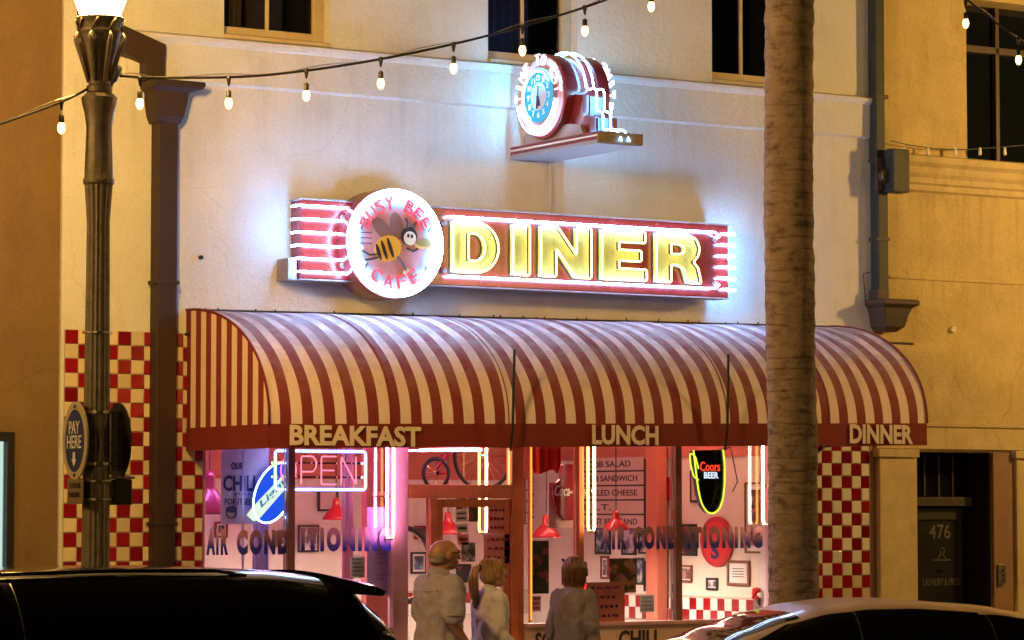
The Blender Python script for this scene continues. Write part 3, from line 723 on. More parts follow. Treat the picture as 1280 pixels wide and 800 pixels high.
# dark opening above the ledge
ob = MB().box(5.30, 7.2, .30, .33, 5.5, 7.10).build('loggia_window', M['darkglass'], rb)
MB().cbox(5.302, 7.19, .24, .30, 6.62, 6.69, .006).build('transom_bar', M['wood_dark'], ob)
for xx in (5.36, 5.9, 6.5): MB().cbox(xx, xx + .05, .24, .298, 5.5, 7.09, .006).build('mullion', M['wood_dark'], ob)
MB().box(5.32, 5.40, .1, .22, 6.7, 7.0).build('bracket', M['wood_dark'], ob)
MB().box(5.540, 5.557, -.008, .30, .02, 2.59).build('recess_side', M['black'], rb)
ic = thing('intercom_panel', 'small grey metal intercom panel on the reddish jamb beside door 476', 'intercom', (5.64, -.06, 1.4))
MB().cbox(5.60, 5.685, -.085, -.052, 1.30, 1.50, .008).build('body', M['steel'], ic)
for k in range(3): MB().lathe([(.012, -.004), (.012, .004)], (5.642, -.088, 1.34 + k * .05), 12, 'y').build('button', M['black'], ic)

# small wall fixings
ws = MB().lathe([(.03, -.03), (.035, -.01), (.03, .0)], (at(1190, 412, -.014).x, -.015, at(1190, 412).z), 12, 'y').build('wall_vent_cap', M['paper_white'])
tag(ws, 'tiny round pale vent cap on the bare ochre wall', 'vent')
ws = MB().lathe([(.018, -.03), (.018, .0)], (at(250, 322).x, -.001, at(250, 322).z), 10, 'y').build('wall_bolt', M['black'])
tag(ws, 'tiny dark bolt stuck in the cream wall left of the sign', 'bolt')

# ================================================================== LEFT BUILDING
lb = thing('brown_building', 'plain brown stucco building with a bright window left of the diner', 'building', (-6, 0, 0))
wall_holes(MB(), -14, DX0 - .003, -.01, 9.5, [(-6.4, -4.735, .3, 2.66)], .03, .34).build('wall', M['brownwall'], lb)
fr = MB(); fr.cbox(-4.80, -4.737, .0, .12, .3, 2.658, .006); fr.cbox(-6.398, -4.802, .0, .12, 2.585, 2.658, .006); fr.cbox(-6.398, -4.802, .0, .12, .302, .37, .006); fr.cbox(-5.62, -5.56, .0, .12, .372, 2.583, .006)
lw = fr.build('window', M['black'], lb)
MB().box(-6.39, -4.81, .055, .062, .372, 2.583).build('pane', M['glass'], lw)
MB().box(-6.39, -4.81, .07, .085, .372, 2.583).build('room_glow_sheet', M['lit_room'], lw)  # glowing sheet right behind the pane, stands for the lit room

# ================================================================== AWNING
AX0, AX1, AD = -3.215, 3.51, 1.5
SH = .011   # hangs a little higher at its right end
def rise(x): return (x - AX0) * SH
def zt(x): return 3.69 + rise(x)       # at the wall
def zf(x): return 2.712 + rise(x) * 1.45     # front upper edge of the valance
aw = thing('awning', 'red and white striped barrel awning with a plain red valance over the diner front', 'awning', (.15, 0, 2.6))
NS, NA = 132, 22
hood = MB(); V = []
def hood_pt(x, t, off=0):
    a = t * PI / 2; e = 1.0
    y = -(AD + off) * math.sin(a) ** .96; z = zf(x) + (zt(x) - zf(x) + off) * math.cos(a) ** .92
    return (x, y, z)
for i in range(NS + 1):
    x = AX0 + (AX1 - AX0) * i / NS
    sag = -.030 * abs(math.sin(PI * (x - AX0) / 1.1208)) ** .8
    for j in range(NA + 1):
        t = j / NA; wr = .006 * math.sin(x * 9 + t * 7) * math.sin(t * 15 + x * 3) + .004 * math.sin(x * 31 + t * 3); p = hood_pt(x, t, .006 + (sag + wr) * math.sin(PI * t)); V.append(p)
F_ = [(i * (NA + 1) + j, i * (NA + 1) + j + 1, (i + 1) * (NA + 1) + j + 1, (i + 1) * (NA + 1) + j) for i in range(NS) for j in range(NA)]
hood.add(V, F_)
PER = (AX1 - AX0) / 33.5
for k in range(1, 6):
    X = AX0 + k * (AX1 - AX0) / 6
    MB().tube([(X, hood_pt(X, j / NA, .008)[1], hood_pt(X, j / NA, .008)[2]) for j in range(NA + 1)], .0045, 5).build('seam', M['valance'], aw, 'all')
hm = hood.build('hood', stripe_mat('striped_awning_cloth', 'X', PER, AX0, duty=.5), aw, 'all')
# front valance
val = MB(); VH = .192
nv = 60; vv = []
for i in range(nv + 1):
    x = AX0 + (AX1 - AX0) * i / nv; wob = .003 * math.sin(i * 1.7) + .005 * math.sin(i * .6)
    for k, (dz) in enumerate((0, -.5, -1)):
        vv.append((x, -AD - .008 + wob * (-dz), zf(x) + dz * (VH + rise(x) * .12)))
val.add(vv, [(i * 3 + k, i * 3 + k + 1, (i + 1) * 3 + k + 1, (i + 1) * 3 + k) for i in range(nv) for k in range(2)])
va = val.build('valance', M['valance'], aw, 'all', fix=False)
# side panels and side valances, both ends
smat = stripe_mat('striped_side_cloth', 'Y', .1885, -.002, duty=.5, red=(.20, .018, .015), pale=(.72, .56, .50), grime=False)
for X in (AX0, AX1):
    pts = [(-.003, zf(X))] + [(hood_pt(X, j / NA)[1], hood_pt(X, j / NA)[2]) for j in range(NA + 1)]
    MB().prism(pts, X - .002, X + .002, 'yz').build('side_panel', smat, aw)
    MB().box(X - .006, X + .006, -AD, -.003, zf(X) - VH, zf(X)).build('side_valance', M['valance'], aw)
    MB().tube([(X, hood_pt(X, j / NA, .012)[1], hood_pt(X, j / NA, .012)[2]) for j in range(NA + 1)], .011, 8).build('edge_piping', M['valance'], aw, 'all')
# lacing and frame along the wall
lace = MB()
lace.tube([(AX0, -.012, zt(AX0) + .012), (AX1, -.012, zt(AX1) + .012)], .012, 6)
for i in range(60):
    x = AX0 + .06 + i * .1125
    if random.random() < .45: lace.tube([(x, -.02, zt(x) + .005), (x + random.uniform(-.03, .03), -.03, zt(x) + random.uniform(.02, .045))], .006, 5)
lace.build('wall_rail', M['cable'], aw)
fr = MB()
fr.tube([(AX0 + .01, -AD + .02, zf(AX0) - .02), (AX1 - .01, -AD + .02, zf(AX1) - .02)], .014, 8)
fr.tube([(AX0 + .01, -AD + .02, zf(AX0) - VH + .02), (AX1 - .01, -AD + .02, zf(AX1) - VH + .04)], .012, 8)
for k in range(7):
    x = AX0 + .03 + k * (AX1 - AX0 - .06) / 6
    fr.tube([(x, hood_pt(x, j / 10, -.02)[1], hood_pt(x, j / 10, -.02)[2]) for j in range(11)], .012, 6)
fr.build('frame', M['steel'], aw)
for s, a, b in (('BREAKFAST', (362, 532), (526, 558)), ('LUNCH', (740, 531), (823, 556)), ('DINNER', (1062, 531), (1141, 555))):
    p, q = at(*a, -AD - .02), at(b[0], b[1], -AD - .02); zc = zf((p.x + q.x) / 2) - VH * .52
    h = p.z - at(a[0], b[1], -AD).z
    text(s, p.x, -AD - .022, zc - h / 2 + .002, q.x - p.x, h, mat('valance_letter_' + s.lower(), (.74, .62, .54) if s[0] == 'B' else (.74, .60, .56), .7, var=.05, scale=9), va, bold=.036, name='painted_word')

# rods fixed to the awning
def rod(label, pts, r=.012):
    o = MB().tube(pts, r, 8).build('awning_rod', M['black']); tag(o, label, 'rod', 'thin black rods fixed round the awning'); return o
r1 = at(641, 437, -1.6); rod('thin black upright rod on the awning left of the word LUNCH', [(at(641, 500, -1.6).x, -1.56, 2.52), (r1.x, -1.60, 2.72), (r1.x + .004, -1.62, r1.z)])
r2 = at(909, 443, -1.6); rod('thin black upright rod on the awning above the beer sign', [(r2.x, -1.56, 2.55), (r2.x, -1.60, 2.74), (r2.x - .003, -1.62, r2.z)])
a_, b_ = atx(231, 418, -3.24), at(318, 413.5, -.6)
rod('thin black rod across the striped left end of the awning', [(-3.235, -.02, a_.z), (b_.x, -.62, b_.z + .02)])
rod('thin black rod poking out past the right end of the awning', [(3.55, -.9, at(1104, 431, -.6).z), (at(1141, 430, -.6).x, -.6, at(1141, 430, -.6).z)])

# ================================================================== MAIN NEON SIGN
SY = -.30
sg = thing('neon_sign', 'long red neon sign reading DINER with a round bee emblem above the awning', 'sign', (0, 0, 4.33))
SX0, SX1, SZ0, SZ1 = -2.285, 2.165, 3.985, 4.655
pb = MB().cbox(SX0, SX1, SY, -.10, SZ0, SZ1, .006).build('panel', M['sign_red'], sg)
MB().box(SX0 + .05, SX1 - .05, -.0985, -.06, SZ0 + .04, SZ1 - .04).build('back_box', M['sign_side'], sg)
ed = MB(); ed.box(SX0 - .008, SX1 + .008, SY - .004, -.09, SZ1 + .001, SZ1 + .012); ed.box(SX0 - .008, SX1 + .008, SY - .004, -.09, SZ0 - .012, SZ0 - .001)
for _ in range(9):
    xx = random.uniform(SX0, SX1); ed.ell((xx, -.2, SZ1 + .012), (random.uniform(.03, .08), .03, .012), 8, 5)
ed.build('edge_flange', M['sign_side'], sg)
for xx in (-1.7, -.2, 1.4): MB().cbox(xx, xx + .05, -.0595, -.001, SZ0 + .1, SZ1 - .1, .005).build('bracket', M['black'], sg)
TY = SY - .055; TR = .0075
def tb(pts, m=M['n_white'], r=TR, closed=False, name='neon_tube', parent=None, n=8):
    return MB().tube(pts, r, n, closed).build(name, m, parent or sg, 'all')
# long border tubes, above and below the letters
for z, s in ((SZ1 - .075, 1), (SZ0 + .075, -1)):
    tb([(-.86, SY - .005, z), (-.86, TY, z), (1.98, TY, z), (2.03, TY + .01, z - s * .04), (2.03, SY - .005, z - s * .05)], M['n_pinkwhite'])
# left stripes: wrap round the left end
for k in range(6):
    z = SZ1 - .055 - k * .112
    tb([(-1.86, SY - .004, z), (-1.87, TY, z), (SX0 - .02, TY, z), (SX0 - .055, TY + .03, z)], M['n_pinkwhite'])
    tb([(SX0 - .056, TY + .031, z), (SX0 - .056, -.22, z)], M['n_end'], .0085)
for k in range(6):
    z = SZ1 - .08 - k * .103
    tb([(2.04 + (.05 if k in (0, 5) else 0), SY - .004, z), (2.05 + (.05 if k in (0, 5) else 0), TY, z), (SX1 + .03, TY, z), (SX1 + .055, TY + .03, z)], M['n_pinkwhite'])
    tb([(SX1 + .056, TY + .031, z), (SX1 + .056, -.20, z)], M['n_end'], .013)
MB().cbox(SX0 - .10, SX0 - .012, -.24, -.03, 3.97, 4.16, .008).build('transformer_box', M['sign_side'], sg)
el = MB()
for z in (4.52, 4.11):
    for xx in (-1.90, -.895, 2.0):
        el.lathe([(.022, -.03), (.026, -.01), (.02, 0)], (xx, SY - .004, z), 10, 'y')
el.build('electrode_caps', M['sign_side'], sg)
# letters: outlines in unit boxes
def arc(cx, cy, rx, ry, a0, a1, n=10): return [(cx + rx * math.cos(math.radians(a0 + (a1 - a0) * i / n)), cy + ry * math.sin(math.radians(a0 + (a1 - a0) * i / n))) for i in range(n + 1)]
LET = {
 'D': ([(0, 0), (.50, 0)] + arc(.50, .5, .5, .5, -90, 90, 14)[1:] + [(0, 1)], [[(.34, .23), (.50, .23)] + arc(.48, .5, .22, .27, -80, 80, 8) + [(.34, .77)]]),
 'I': ([(0, 0), (1, 0), (1, 1), (0, 1)], []),
 'N': ([(0, 0), (.30, 0), (.30, .56), (.68, 0), (1, 0), (1, 1), (.70, 1), (.70, .45), (.33, 1), (0, 1)], []),
 'E': ([(0, 0), (1, 0), (1, .23), (.38, .23), (.38, .39), (.88, .39), (.88, .61), (.38, .61), (.38, .77), (.97, .77), (.97, 1), (0, 1)], []),
 'R': ([(0, 0), (.33, 0), (.33, .36), (.44, .36), (.60, .30), (.66, .12), (.70, 0), (1.0, 0), (.98, .10), (.93, .32), (.82, .44), (.93, .56), (.97, .72), (.90, .90), (.74, .985), (.55, 1), (0, 1)], [[(.33, .58), (.52, .58), (.62, .63), (.62, .73), (.52, .79), (.33, .79)]]),
}
LZ0, LH = 4.100, .445
def lx(px): return at(px, 310, SY - .01).x
letters = [('D', lx(563), lx(620)), ('I', lx(638), lx(659)), ('N', lx(673), lx(736)), ('E', lx(749), lx(805)), ('R', lx(817), lx(873))]
for ch, a, b in letters:
    out, holes_ = LET[ch]; w = b - a
    def P(p): return (a + p[0] * w, LZ0 + p[1] * LH)
    def plate(grow, y0, y1, m, name, parent):
        cu = bpy.data.curves.new('c', 'CURVE'); cu.dimensions = '2D'; cu.fill_mode = 'BOTH'; cu.extrude = (y1 - y0) / 2; cu.offset = grow
        for loop in [out] + holes_:
            sp = cu.splines.new('POLY'); sp.points.add(len(loop) - 1); sp.use_cyclic_u = True
            for i, p in enumerate(loop): q = P(p); sp.points[i].co = (q[0], q[1], 0, 1)
        ob = bpy.data.objects.new('c', cu); C.objects.link(ob); dg = bpy.context.evaluated_depsgraph_get(); dg.update()
        me = bpy.data.meshes.new_from_object(ob.evaluated_get(dg)); bpy.data.objects.remove(ob)
        for v in me.vertices: v.co = (v.co.x, (y0 + y1) / 2 - v.co.z, v.co.y)
        me.materials.clear(); me.materials.append(m); me.name = name
        return link(name, me, parent)
    L_ = plate(0, SY - .008, SY - .001, M['cream_enamel'], 'letter', sg); L_['label'] = 'cream enamel letter ' + ch
    plate(.014, SY - .003, SY - .0008, M['sign_black'], 'letter_outline', L_)
    for loop in [out] + holes_:
        inset = .03 / w if ch != 'I' else .1
        g = [(P(p)[0], TY + .0, P(p)[1]) for p in loop]
        cx = sum(p[0] for p in g) / len(g); cz = sum(p[2] for p in g) / len(g)
        pts = fillet(g, .022, True, 3)
        tb(pts, M['n_cream'], .0082, True, 'neon_tube', L_)
# round emblem
ec = at(494, 304, -.46); ECX, ECZ, ER = ec.x, ec.z, .475
EY = -.44
eb = MB().lathe([(ER - .01, -.10), (ER, -.12), (ER, EY + .006), (ER - .006, EY)], (ECX, 0, ECZ), 64, 'y').build('emblem_drum', M['sign_darkred'], sg, True)
MB().lathe([(ER - .012, EY - .0005), (ER - .012, EY - .003)], (ECX, 0, ECZ), 64, 'y').build('emblem_face', M['white_enamel'], eb)
for rr, m, q in ((ER - .02, M['n_white'], .009), (ER - .062, M['n_white'], .007)):
    tb([(ECX + rr * math.cos(2 * PI * i / 72), EY - .04, ECZ + rr * math.sin(2 * PI * i / 72)) for i in range(72)], m, q, True, 'neon_ring', eb)
cl = MB()
for i in range(12):
    a = 2 * PI * i / 12 + .2; cl.box(ECX + (ER - .02) * math.cos(a) - .012, ECX + (ER - .02) * math.cos(a) + .012, EY - .045, EY - .003, ECZ + (ER - .02) * math.sin(a) - .006, ECZ + (ER - .02) * math.sin(a) + .006)
cl.build('tube_clips', M['sign_side'], eb)
def pinkdisc():   # pink painted disc in the middle of the emblem face
    return mat('pink_enamel', (.52, .25, .29), .4, var=.12, scale=5)
MB().lathe([(.30, EY - .0035), (.30, EY - .005)], (ECX, 0, ECZ), 48, 'y').build('emblem_centre', pinkdisc(), eb)
def ring_text(s, cx, cz, R, a0, a1, h, y, m, parent, inward=False, wk=.62, basis='-y', bold=.03, depth=.004, cy=None):
    n = len(s)
    for i, ch in enumerate(s):
        if ch == ' ': continue
        t = a0 + (a1 - a0) * i / (n - 1); a = math.radians(t)
        w = h * wk * (.45 if ch == 'I' else 1)
        me = text_data(ch, w, h, depth, bold, m, 'letter', basis='-y')
        rot = -(a - PI / 2) if not inward else -(a + PI / 2)
        for v in me.vertices:
            u, q = v.co.x - w / 2, v.co.z - h / 2
            uu = u * math.cos(rot) + q * math.sin(rot); qq = -u * math.sin(rot) + q * math.cos(rot)
            U, Q = cx + R * math.cos(a) + uu, cz + R * math.sin(a) + qq
            if basis == '-y': v.co = (U, y + v.co.y, Q)
            elif basis == '-x': v.co = (y + v.co.y, -U, Q)
            else: v.co = (y - v.co.y, U, Q)
        link('letter', me, parent)
ring_text('BUSY BEE', ECX, ECZ, .345, 150, 32, .115, EY - .012, M['n_red'], eb, wk=.72, depth=.012, bold=-.008)
ring_text('CAFE', ECX, ECZ, .335, 237, 303, .115, EY - .012, M['n_red'], eb, inward=True, wk=.8, depth=.012, bold=-.008)
# plain bee emblem: striped body, two wings, head, feelers, legs, tray
yb = mat('bee_yellow', (.75, .42, .04), .4); br = mat('wing_brown', (.22, .11, .10), .5)
def disc(cx, cz, rx, rz, ang, y, m, name, th=.004, n=20):
    cx, cz, rx, rz = cx * 1.22, cz * 1.22, rx * 1.30, rz * 1.30
    ca, sa = math.cos(ang), math.sin(ang)
    pts = [(ECX + cx + rx * math.cos(t) * ca - rz * math.sin(t) * sa, ECZ + cz + rx * math.cos(t) * sa + rz * math.sin(t) * ca) for t in [2 * PI * i / n for i in range(n)]]
    return MB().prism(pts, y - th, y).build(name, m, eb)
by = EY - .007
disc(-.10, .10, .095, .05, -.75, by, br, 'wing'); disc(.015, .12, .095, .05, 1.75, by, br, 'wing')
disc(-.055, -.04, .105, .085, .35, by - .005, yb, 'body')
for k, dx in enumerate((-.085, -.035, .02)):
    disc(-.055 + dx * .9, -.04 + dx * .33, .013, .075 - abs(dx) * .2, .35, by - .010, M['sign_black'], 'stripe', .002)
disc(.115, .055, .062, .062, 0, by - .006, M['sign_black'], 'head'); disc(.12, .04, .047, .047, 0, by - .011, M['ink_white'], 'face', .002)
disc(.135, .055, .009, .014, 0, by - .0135, M['sign_black'], 'eye', .002)
disc(.105, .058, .009, .014, 0, by - .0135, M['sign_black'], 'eye', .002)
fe = MB(); q = by - .006
for pts in ([(.10, .11), (.11, .15), (.09, .185)], [(.135, .11), (.16, .14), (.185, .17)], [(-.13, -.08), (-.20, -.09), (-.27, -.06)], [(-.12, -.10), (-.19, -.12), (-.25, -.13)], [(.02, -.09), (.06, -.14), (.09, -.19)], [(.10, -.03), (.15, -.05), (.19, -.03)]):
    MB().tube([(ECX + a * 1.22, q, ECZ + b * 1.22) for a, b in pts], .009, 6).build('feeler' if pts[0][1] > 0 else 'leg', M['sign_black'], eb)
for cx, cz in ((-.285, -.05), (-.265, -.145), (.10, -.20)): disc(cx, cz, .032, .024, .3, by - .006, M['ink_white'], 'foot')
disc(.235, -.01, .078, .02, -.05, by - .008, M['steel'], 'tray'); disc(.235, .015, .06, .028, 0, by - .012, mat('bun_olive', (.30, .25, .08), .6), 'bun')
sp = MB()
for k in range(3): sp.box(ECX - .33, ECX - .22 - .0 * k, EY - .0075, EY - .0055, ECZ + .075 - k * .045, ECZ + .083 - k * .045)
sp.build('speed_lines', M['ink_navy'], eb)
tk = MB()
for a in (160, 22, 215, 325):
    a = math.radians(a); tk.tube([(ECX + .355 * math.cos(a), EY - .02, ECZ + .355 * math.sin(a) - .02), (ECX + .36 * math.cos(a) + .02, EY - .02, ECZ + .355 * math.sin(a) + .02)], .008, 6)
tk.build('tube_ends', M['sign_black'], eb)

cdu = MB().tube([(at(687, 205).x, -.02, 5.18), (at(687, 205).x, -.02, 4.67), (at(687, 205).x, -.12, 4.67)], .012, 8).build('conduit', M['trim'])
tag(cdu, 'thin vertical conduit on the wall between clock sign and long sign', 'conduit')

# ================================================================== CLOCK SIGN
ck = thing('clock_sign', 'red clock shaped neon sign on a shelf bracket projecting from the wall', 'sign', (.25, 0, 5.2))
CXL, CXR = .0, .48
CY, CZ, CR = -.50, 5.675, .375
MB().cbox(CXL - .03, CXR - .04, -1.42, -.001, 5.165, 5.20, .005).build('shelf', M['white_enamel'], ck)
for zz, hh, m in ((5.202, .025, M['sign_darkred']), (5.232, .014, M['ink_white']), (5.25, .022, M['sign_darkred'])):
    MB().box(CXL - .02, CXR - .05, -1.41, -.003, zz, zz + hh).build('shelf_moulding', m, ck)
SHT = 5.275
MB().prism([(-.12, SHT), (-1.08, SHT), (-1.02, SHT + .10), (-.80, SHT + .13), (-.5, SHT + .06), (-.2, SHT + .13), (-.12, SHT + .10)], CXL + .06, CXR - .06, 'yz').build('plinth', M['white_enamel'], ck)
drum = MB().lathe([(CR - .02, CXL), (CR, CXL + .012), (CR, CXL + .13), (CR - .022, CXL + .14), (CR - .022, CXR - .14), (CR, CXR - .13), (CR, CXR - .012), (CR - .02, CXR)], (0, CY, CZ), 64, 'x').build('drum', M['sign_darkred'], ck, True)
# stepped shoulder toward the street
steps = [(-.78, SHT), (-1.36, SHT), (-1.36, SHT + .03), (-1.10, SHT + .03), (-1.10, 5.40), (-1.03, 5.43), (-1.03, 5.62), (-.90, 5.66), (-.82, 5.68)]
MB().prism([(-.70, SHT), (-1.12, SHT), (-1.12, 5.44), (-1.0, 5.46), (-1.0, 5.64), (-.86, 5.66), (-.74, 5.72)], CXL + .10, CXR - .10, 'yz').build('shoulder', M['sign_darkred'], ck)
MB().box(CXL + .17, CXR - .17, -1.135, -1.122, SHT + .03, 5.43).build('step_panel', mat('grey_step_enamel', (.05, .06, .07), .4), ck)
MB().box(CXL + .17, CXR - .17, -1.012, -1.001, 5.47, 5.63).build('step_panel', mat('grey_step_enamel', (.16, .17, .19), .4), ck)
MB().cbox(CXL - .025, CXR - .045, -1.44, -1.415, 5.175, 5.27, .004).build('front_panel', mat('worn_gold_paint', (.20, .13, .07), .4, var=.3, scale=10), ck)
def profile_tube(X):
    pts = [(X, CY - (CR + .03) * math.cos(math.radians(a)), CZ + (CR + .03) * math.sin(math.radians(a))) for a in range(112, 2, -7)]
    pts += [(X, -.95, 5.70), (X, -1.04, 5.70), (X, -1.07, 5.67), (X, -1.07, 5.50), (X, -1.15, 5.48), (X, -1.17, 5.45), (X, -1.17, 5.32), (X, -1.34, 5.31), (X, -1.39, 5.29), (X, -1.46, 5.20)]
    return fillet(pts, .02, False, 3)
for X in (CXL + .20, CXR - .20): tb(profile_tube(X), M['n_clock'], .0062, False, 'neon_tube', ck)
# the two dials
for side in (-1, 1):
    X = CXL if side < 0 else CXR
    def off(d): return X + side * d
    fc = MB().lathe([(CR - .022, off(.0005)), (CR - .022, off(.004))], (0, CY, CZ), 56, 'x').build('dial_rim', mat('pink_dial_rim', (.50, .30, .36), .4), ck)
    MB().lathe([(.255, off(.0045)), (.255, off(.03)), (.235, off(.034))], (0, CY, CZ), 48, 'x').build('bezel', M['sign_side'], fc, True)
    MB().lathe([(.232, off(.0345)), (.232, off(.037))], (0, CY, CZ), 48, 'x').build('dial', emit('dial_cyan_backlight', (.08, .50, .85), .8), fc)
    MB().lathe([(.125, off(.0375)), (.125, off(.040))], (0, CY, CZ), 40, 'x').build('dial_centre', mat('pale_dial_centre', (.55, .6, .72), .4), fc)
    ring = [(off(.055), CY + .205 * math.cos(2 * PI * i / 48), CZ + .205 * math.sin(2 * PI * i / 48)) for i in range(48)]
    arcp = [(off(.055), CY + .222 * math.cos(math.radians(a)), CZ + .222 * math.sin(math.radians(a))) for a in range(60, 300, 8)] if side > 0 else \
           [(off(.055), CY + .222 * math.cos(math.radians(a)), CZ + .222 * math.sin(math.radians(a))) for a in range(-60, 150, 8)]
    tb(arcp, M['n_cyan'], .006, False, 'neon_tube', fc)
    for h in range(12):
        a = PI / 2 - h * PI / 6 * (1 if side > 0 else -1)
        me = text_data(str(h if h else 12), .04 if h < 10 and h else .055, .05, .002, .02, M['ink_white'], 'numeral', basis='-x' if side < 0 else '+x')
        ww = .04 if h < 10 and h else .055
        aa = PI / 2 - h * PI / 6
        for v in me.vertices:
            if side < 0: v.co += Vector((off(.038), CY - .165 * math.cos(aa) + ww / 2, CZ + .165 * math.sin(aa) - .025))
            else: v.co += Vector((off(.038), CY + .165 * math.cos(aa) - ww / 2, CZ + .165 * math.sin(aa) - .025))
        link('numeral', me, fc)
    hd = MB(); k_ = -side
    hd.tube([(off(.045), CY, CZ), (off(.045), CY + .02, CZ - .11)], .009, 6); hd.tube([(off(.048), CY, CZ), (off(.048), CY - .025, CZ - .085)], .011, 6)
    hd.tube([(off(.048), CY, CZ), (off(.048), CY - .01, CZ + .09)], .005, 6)
    hd.build('hands', M['ink_navy'], fc)
    if side < 0: ring_text('TIME TO EAT', -CY, CZ, .325, 178, 6, .10, off(.03), emit('neon_words_white_pink', (1, .72, .86), 1.5), fc, basis='-x', wk=.72, bold=.0, depth=.02)
    else: ring_text('TIME TO EAT', CY, CZ, .325, 178, 6, .10, off(.03), emit('neon_words_white', (.85, .9, 1), 3.0), fc, basis='+x', wk=.72, bold=.0, depth=.02)
    for rr in (.335, .285):
        tb([(off(.05), CY + rr * math.cos(math.radians(a)), CZ + rr * math.sin(math.radians(a))) for a in range(190, 351, 8)], M['n_dial'], .0075, False, 'neon_tube', fc)

# ================================================================== DOWNPIPES
lp = thing('downpipe', 'brown square downpipe with a hopper head at the left of the diner wall', 'downpipe', (-3.46, -.1, 0))
PX0, PX1 = -3.56, -3.375
MB().cbox(PX0, PX1, -.155, -.018, 0, 5.27, .012).build('pipe', M['pipe_brown'], lp)
hp = MB(); x0, x1 = -3.64, -3.24
def rings(mb, levels):
    o = len(mb.v)
    for (xa, xb, ya, yb, z) in levels: mb.v += [(xa, ya, z), (xb, ya, z), (xb, yb, z), (xa, yb, z)]
    for i in range(len(levels) - 1):
        for j in range(4): mb.f.append((o + i * 4 + j, o + i * 4 + (j + 1) % 4, o + i * 4 + 4 + (j + 1) % 4, o + i * 4 + 4 + j))
    mb.f.append((o, o + 3, o + 2, o + 1)); k = o + (len(levels) - 1) * 4; mb.f.append((k, k + 1, k + 2, k + 3)); return mb
rings(hp, [(-3.575, -3.36, -.17, -.003, 5.24), (-3.60, -3.34, -.20, -.003, 5.30), (-3.62, -3.32, -.22, -.003, 5.42), (-3.62, -3.31, -.23, -.003, 5.50), (-3.66, -3.20, -.27, -.003, 5.53), (-3.66, -3.18, -.28, -.003, 5.565), (-3.66, -3.19, -.28, -.003, 5.59)])
bevel(hp.build('hopper_head', M['pipe_brown'], lp), .006)
q1 = at(190, 66, -.09)
el = MB(); el.cbox(-3.68, -3.50, -.155, -.018, 5.592, 5.82, .01); el.build('upper_pipe', M['pipe_brown'], lp)
diag = MB(); a, b = Vector((-3.62, 0, 5.86)), Vector((-4.12, 0, 5.97)); 
diag.add([(-3.50, -.158, 5.80), (-3.50, -.158, 5.90), (-4.10, -.158, 6.10), (-4.14, -.158, 5.88), (-3.68, -.158, 5.74), (-3.50, -.02, 5.80), (-3.50, -.02, 5.90), (-4.10, -.02, 6.10), (-4.14, -.02, 5.88), (-3.68, -.02, 5.74)],
         [(0, 1, 2, 3, 4), (9, 8, 7, 6, 5), (0, 5, 6, 1), (1, 6, 7, 2), (2, 7, 8, 3), (3, 8, 9, 4), (4, 9, 5, 0)])
diag.build('elbow', M['pipe_brown'], lp)
MB().cbox(-4.24, -4.08, -.157, -.02, 5.9, 9.4, .01).build('top_pipe', M['pipe_brown'], lp)
for z in (1.9, 3.9): MB().cbox(PX0 - .02, PX1 + .02, -.162, -.016, z, z + .03, .004).build('strap', M['pipe_brown'], lp)

rp = thing('downpipe', 'green stained copper downpipe ending in a bowl head at the building joint', 'downpipe', (4.15, -.1, 3.7))
MB().cbox(4.055, 4.165, -.135, -.015, 5.40, 9.4, .01).build('pipe', M['pipe_green'], rp)
MB().cbox(4.07, 4.19, -.142, -.014, 4.10, 5.39, .01).build('lower_pipe', M['pipe_green'], rp)
for z in (6.0, 5.38, 4.62): MB().cbox(4.045, 4.20, -.15, -.016, z, z + .035, .004).build('strap', M['copper'], rp)
MB().cbox(4.13, 4.33, -.30, -.145, 5.08, 5.50, .012).build('junction_box', M['pipe_green'], rp)
MB().cbox(4.035, 4.12, -.17, -.13, 5.10, 5.42, .01).build('bracket_plate', M['copper'], rp)
MB().lathe([(.06, -.03), (.075, 0), (.06, .03)], (4.10, -.20, 5.24), 16, 'y').build('knob', M['copper'], rp, True)
bo = rings(MB(), [(4.10, 4.24, -.20, -.015, 3.74), (4.06, 4.30, -.25, -.015, 3.79), (4.04, 4.33, -.27, -.015, 3.90), (4.02, 4.37, -.28, -.015, 3.97), (3.99, 4.43, -.32, -.015, 4.0), (3.99, 4.43, -.32, -.015, 4.03), (4.0, 4.42, -.31, -.015, 4.05)]).build('bowl_head', M['copper'], rp); bevel(bo, .008)
MB().cbox(4.04, 4.18, -.16, -.02, 4.052, 4.15, .012).build('shoe', M['copper'], rp)
MB().tube([(3.99, -.03, 4.04), (3.97, -.03, 4.3), (4.05, -.03, 4.32)], .006, 6).build('wire', M['black'], rp)

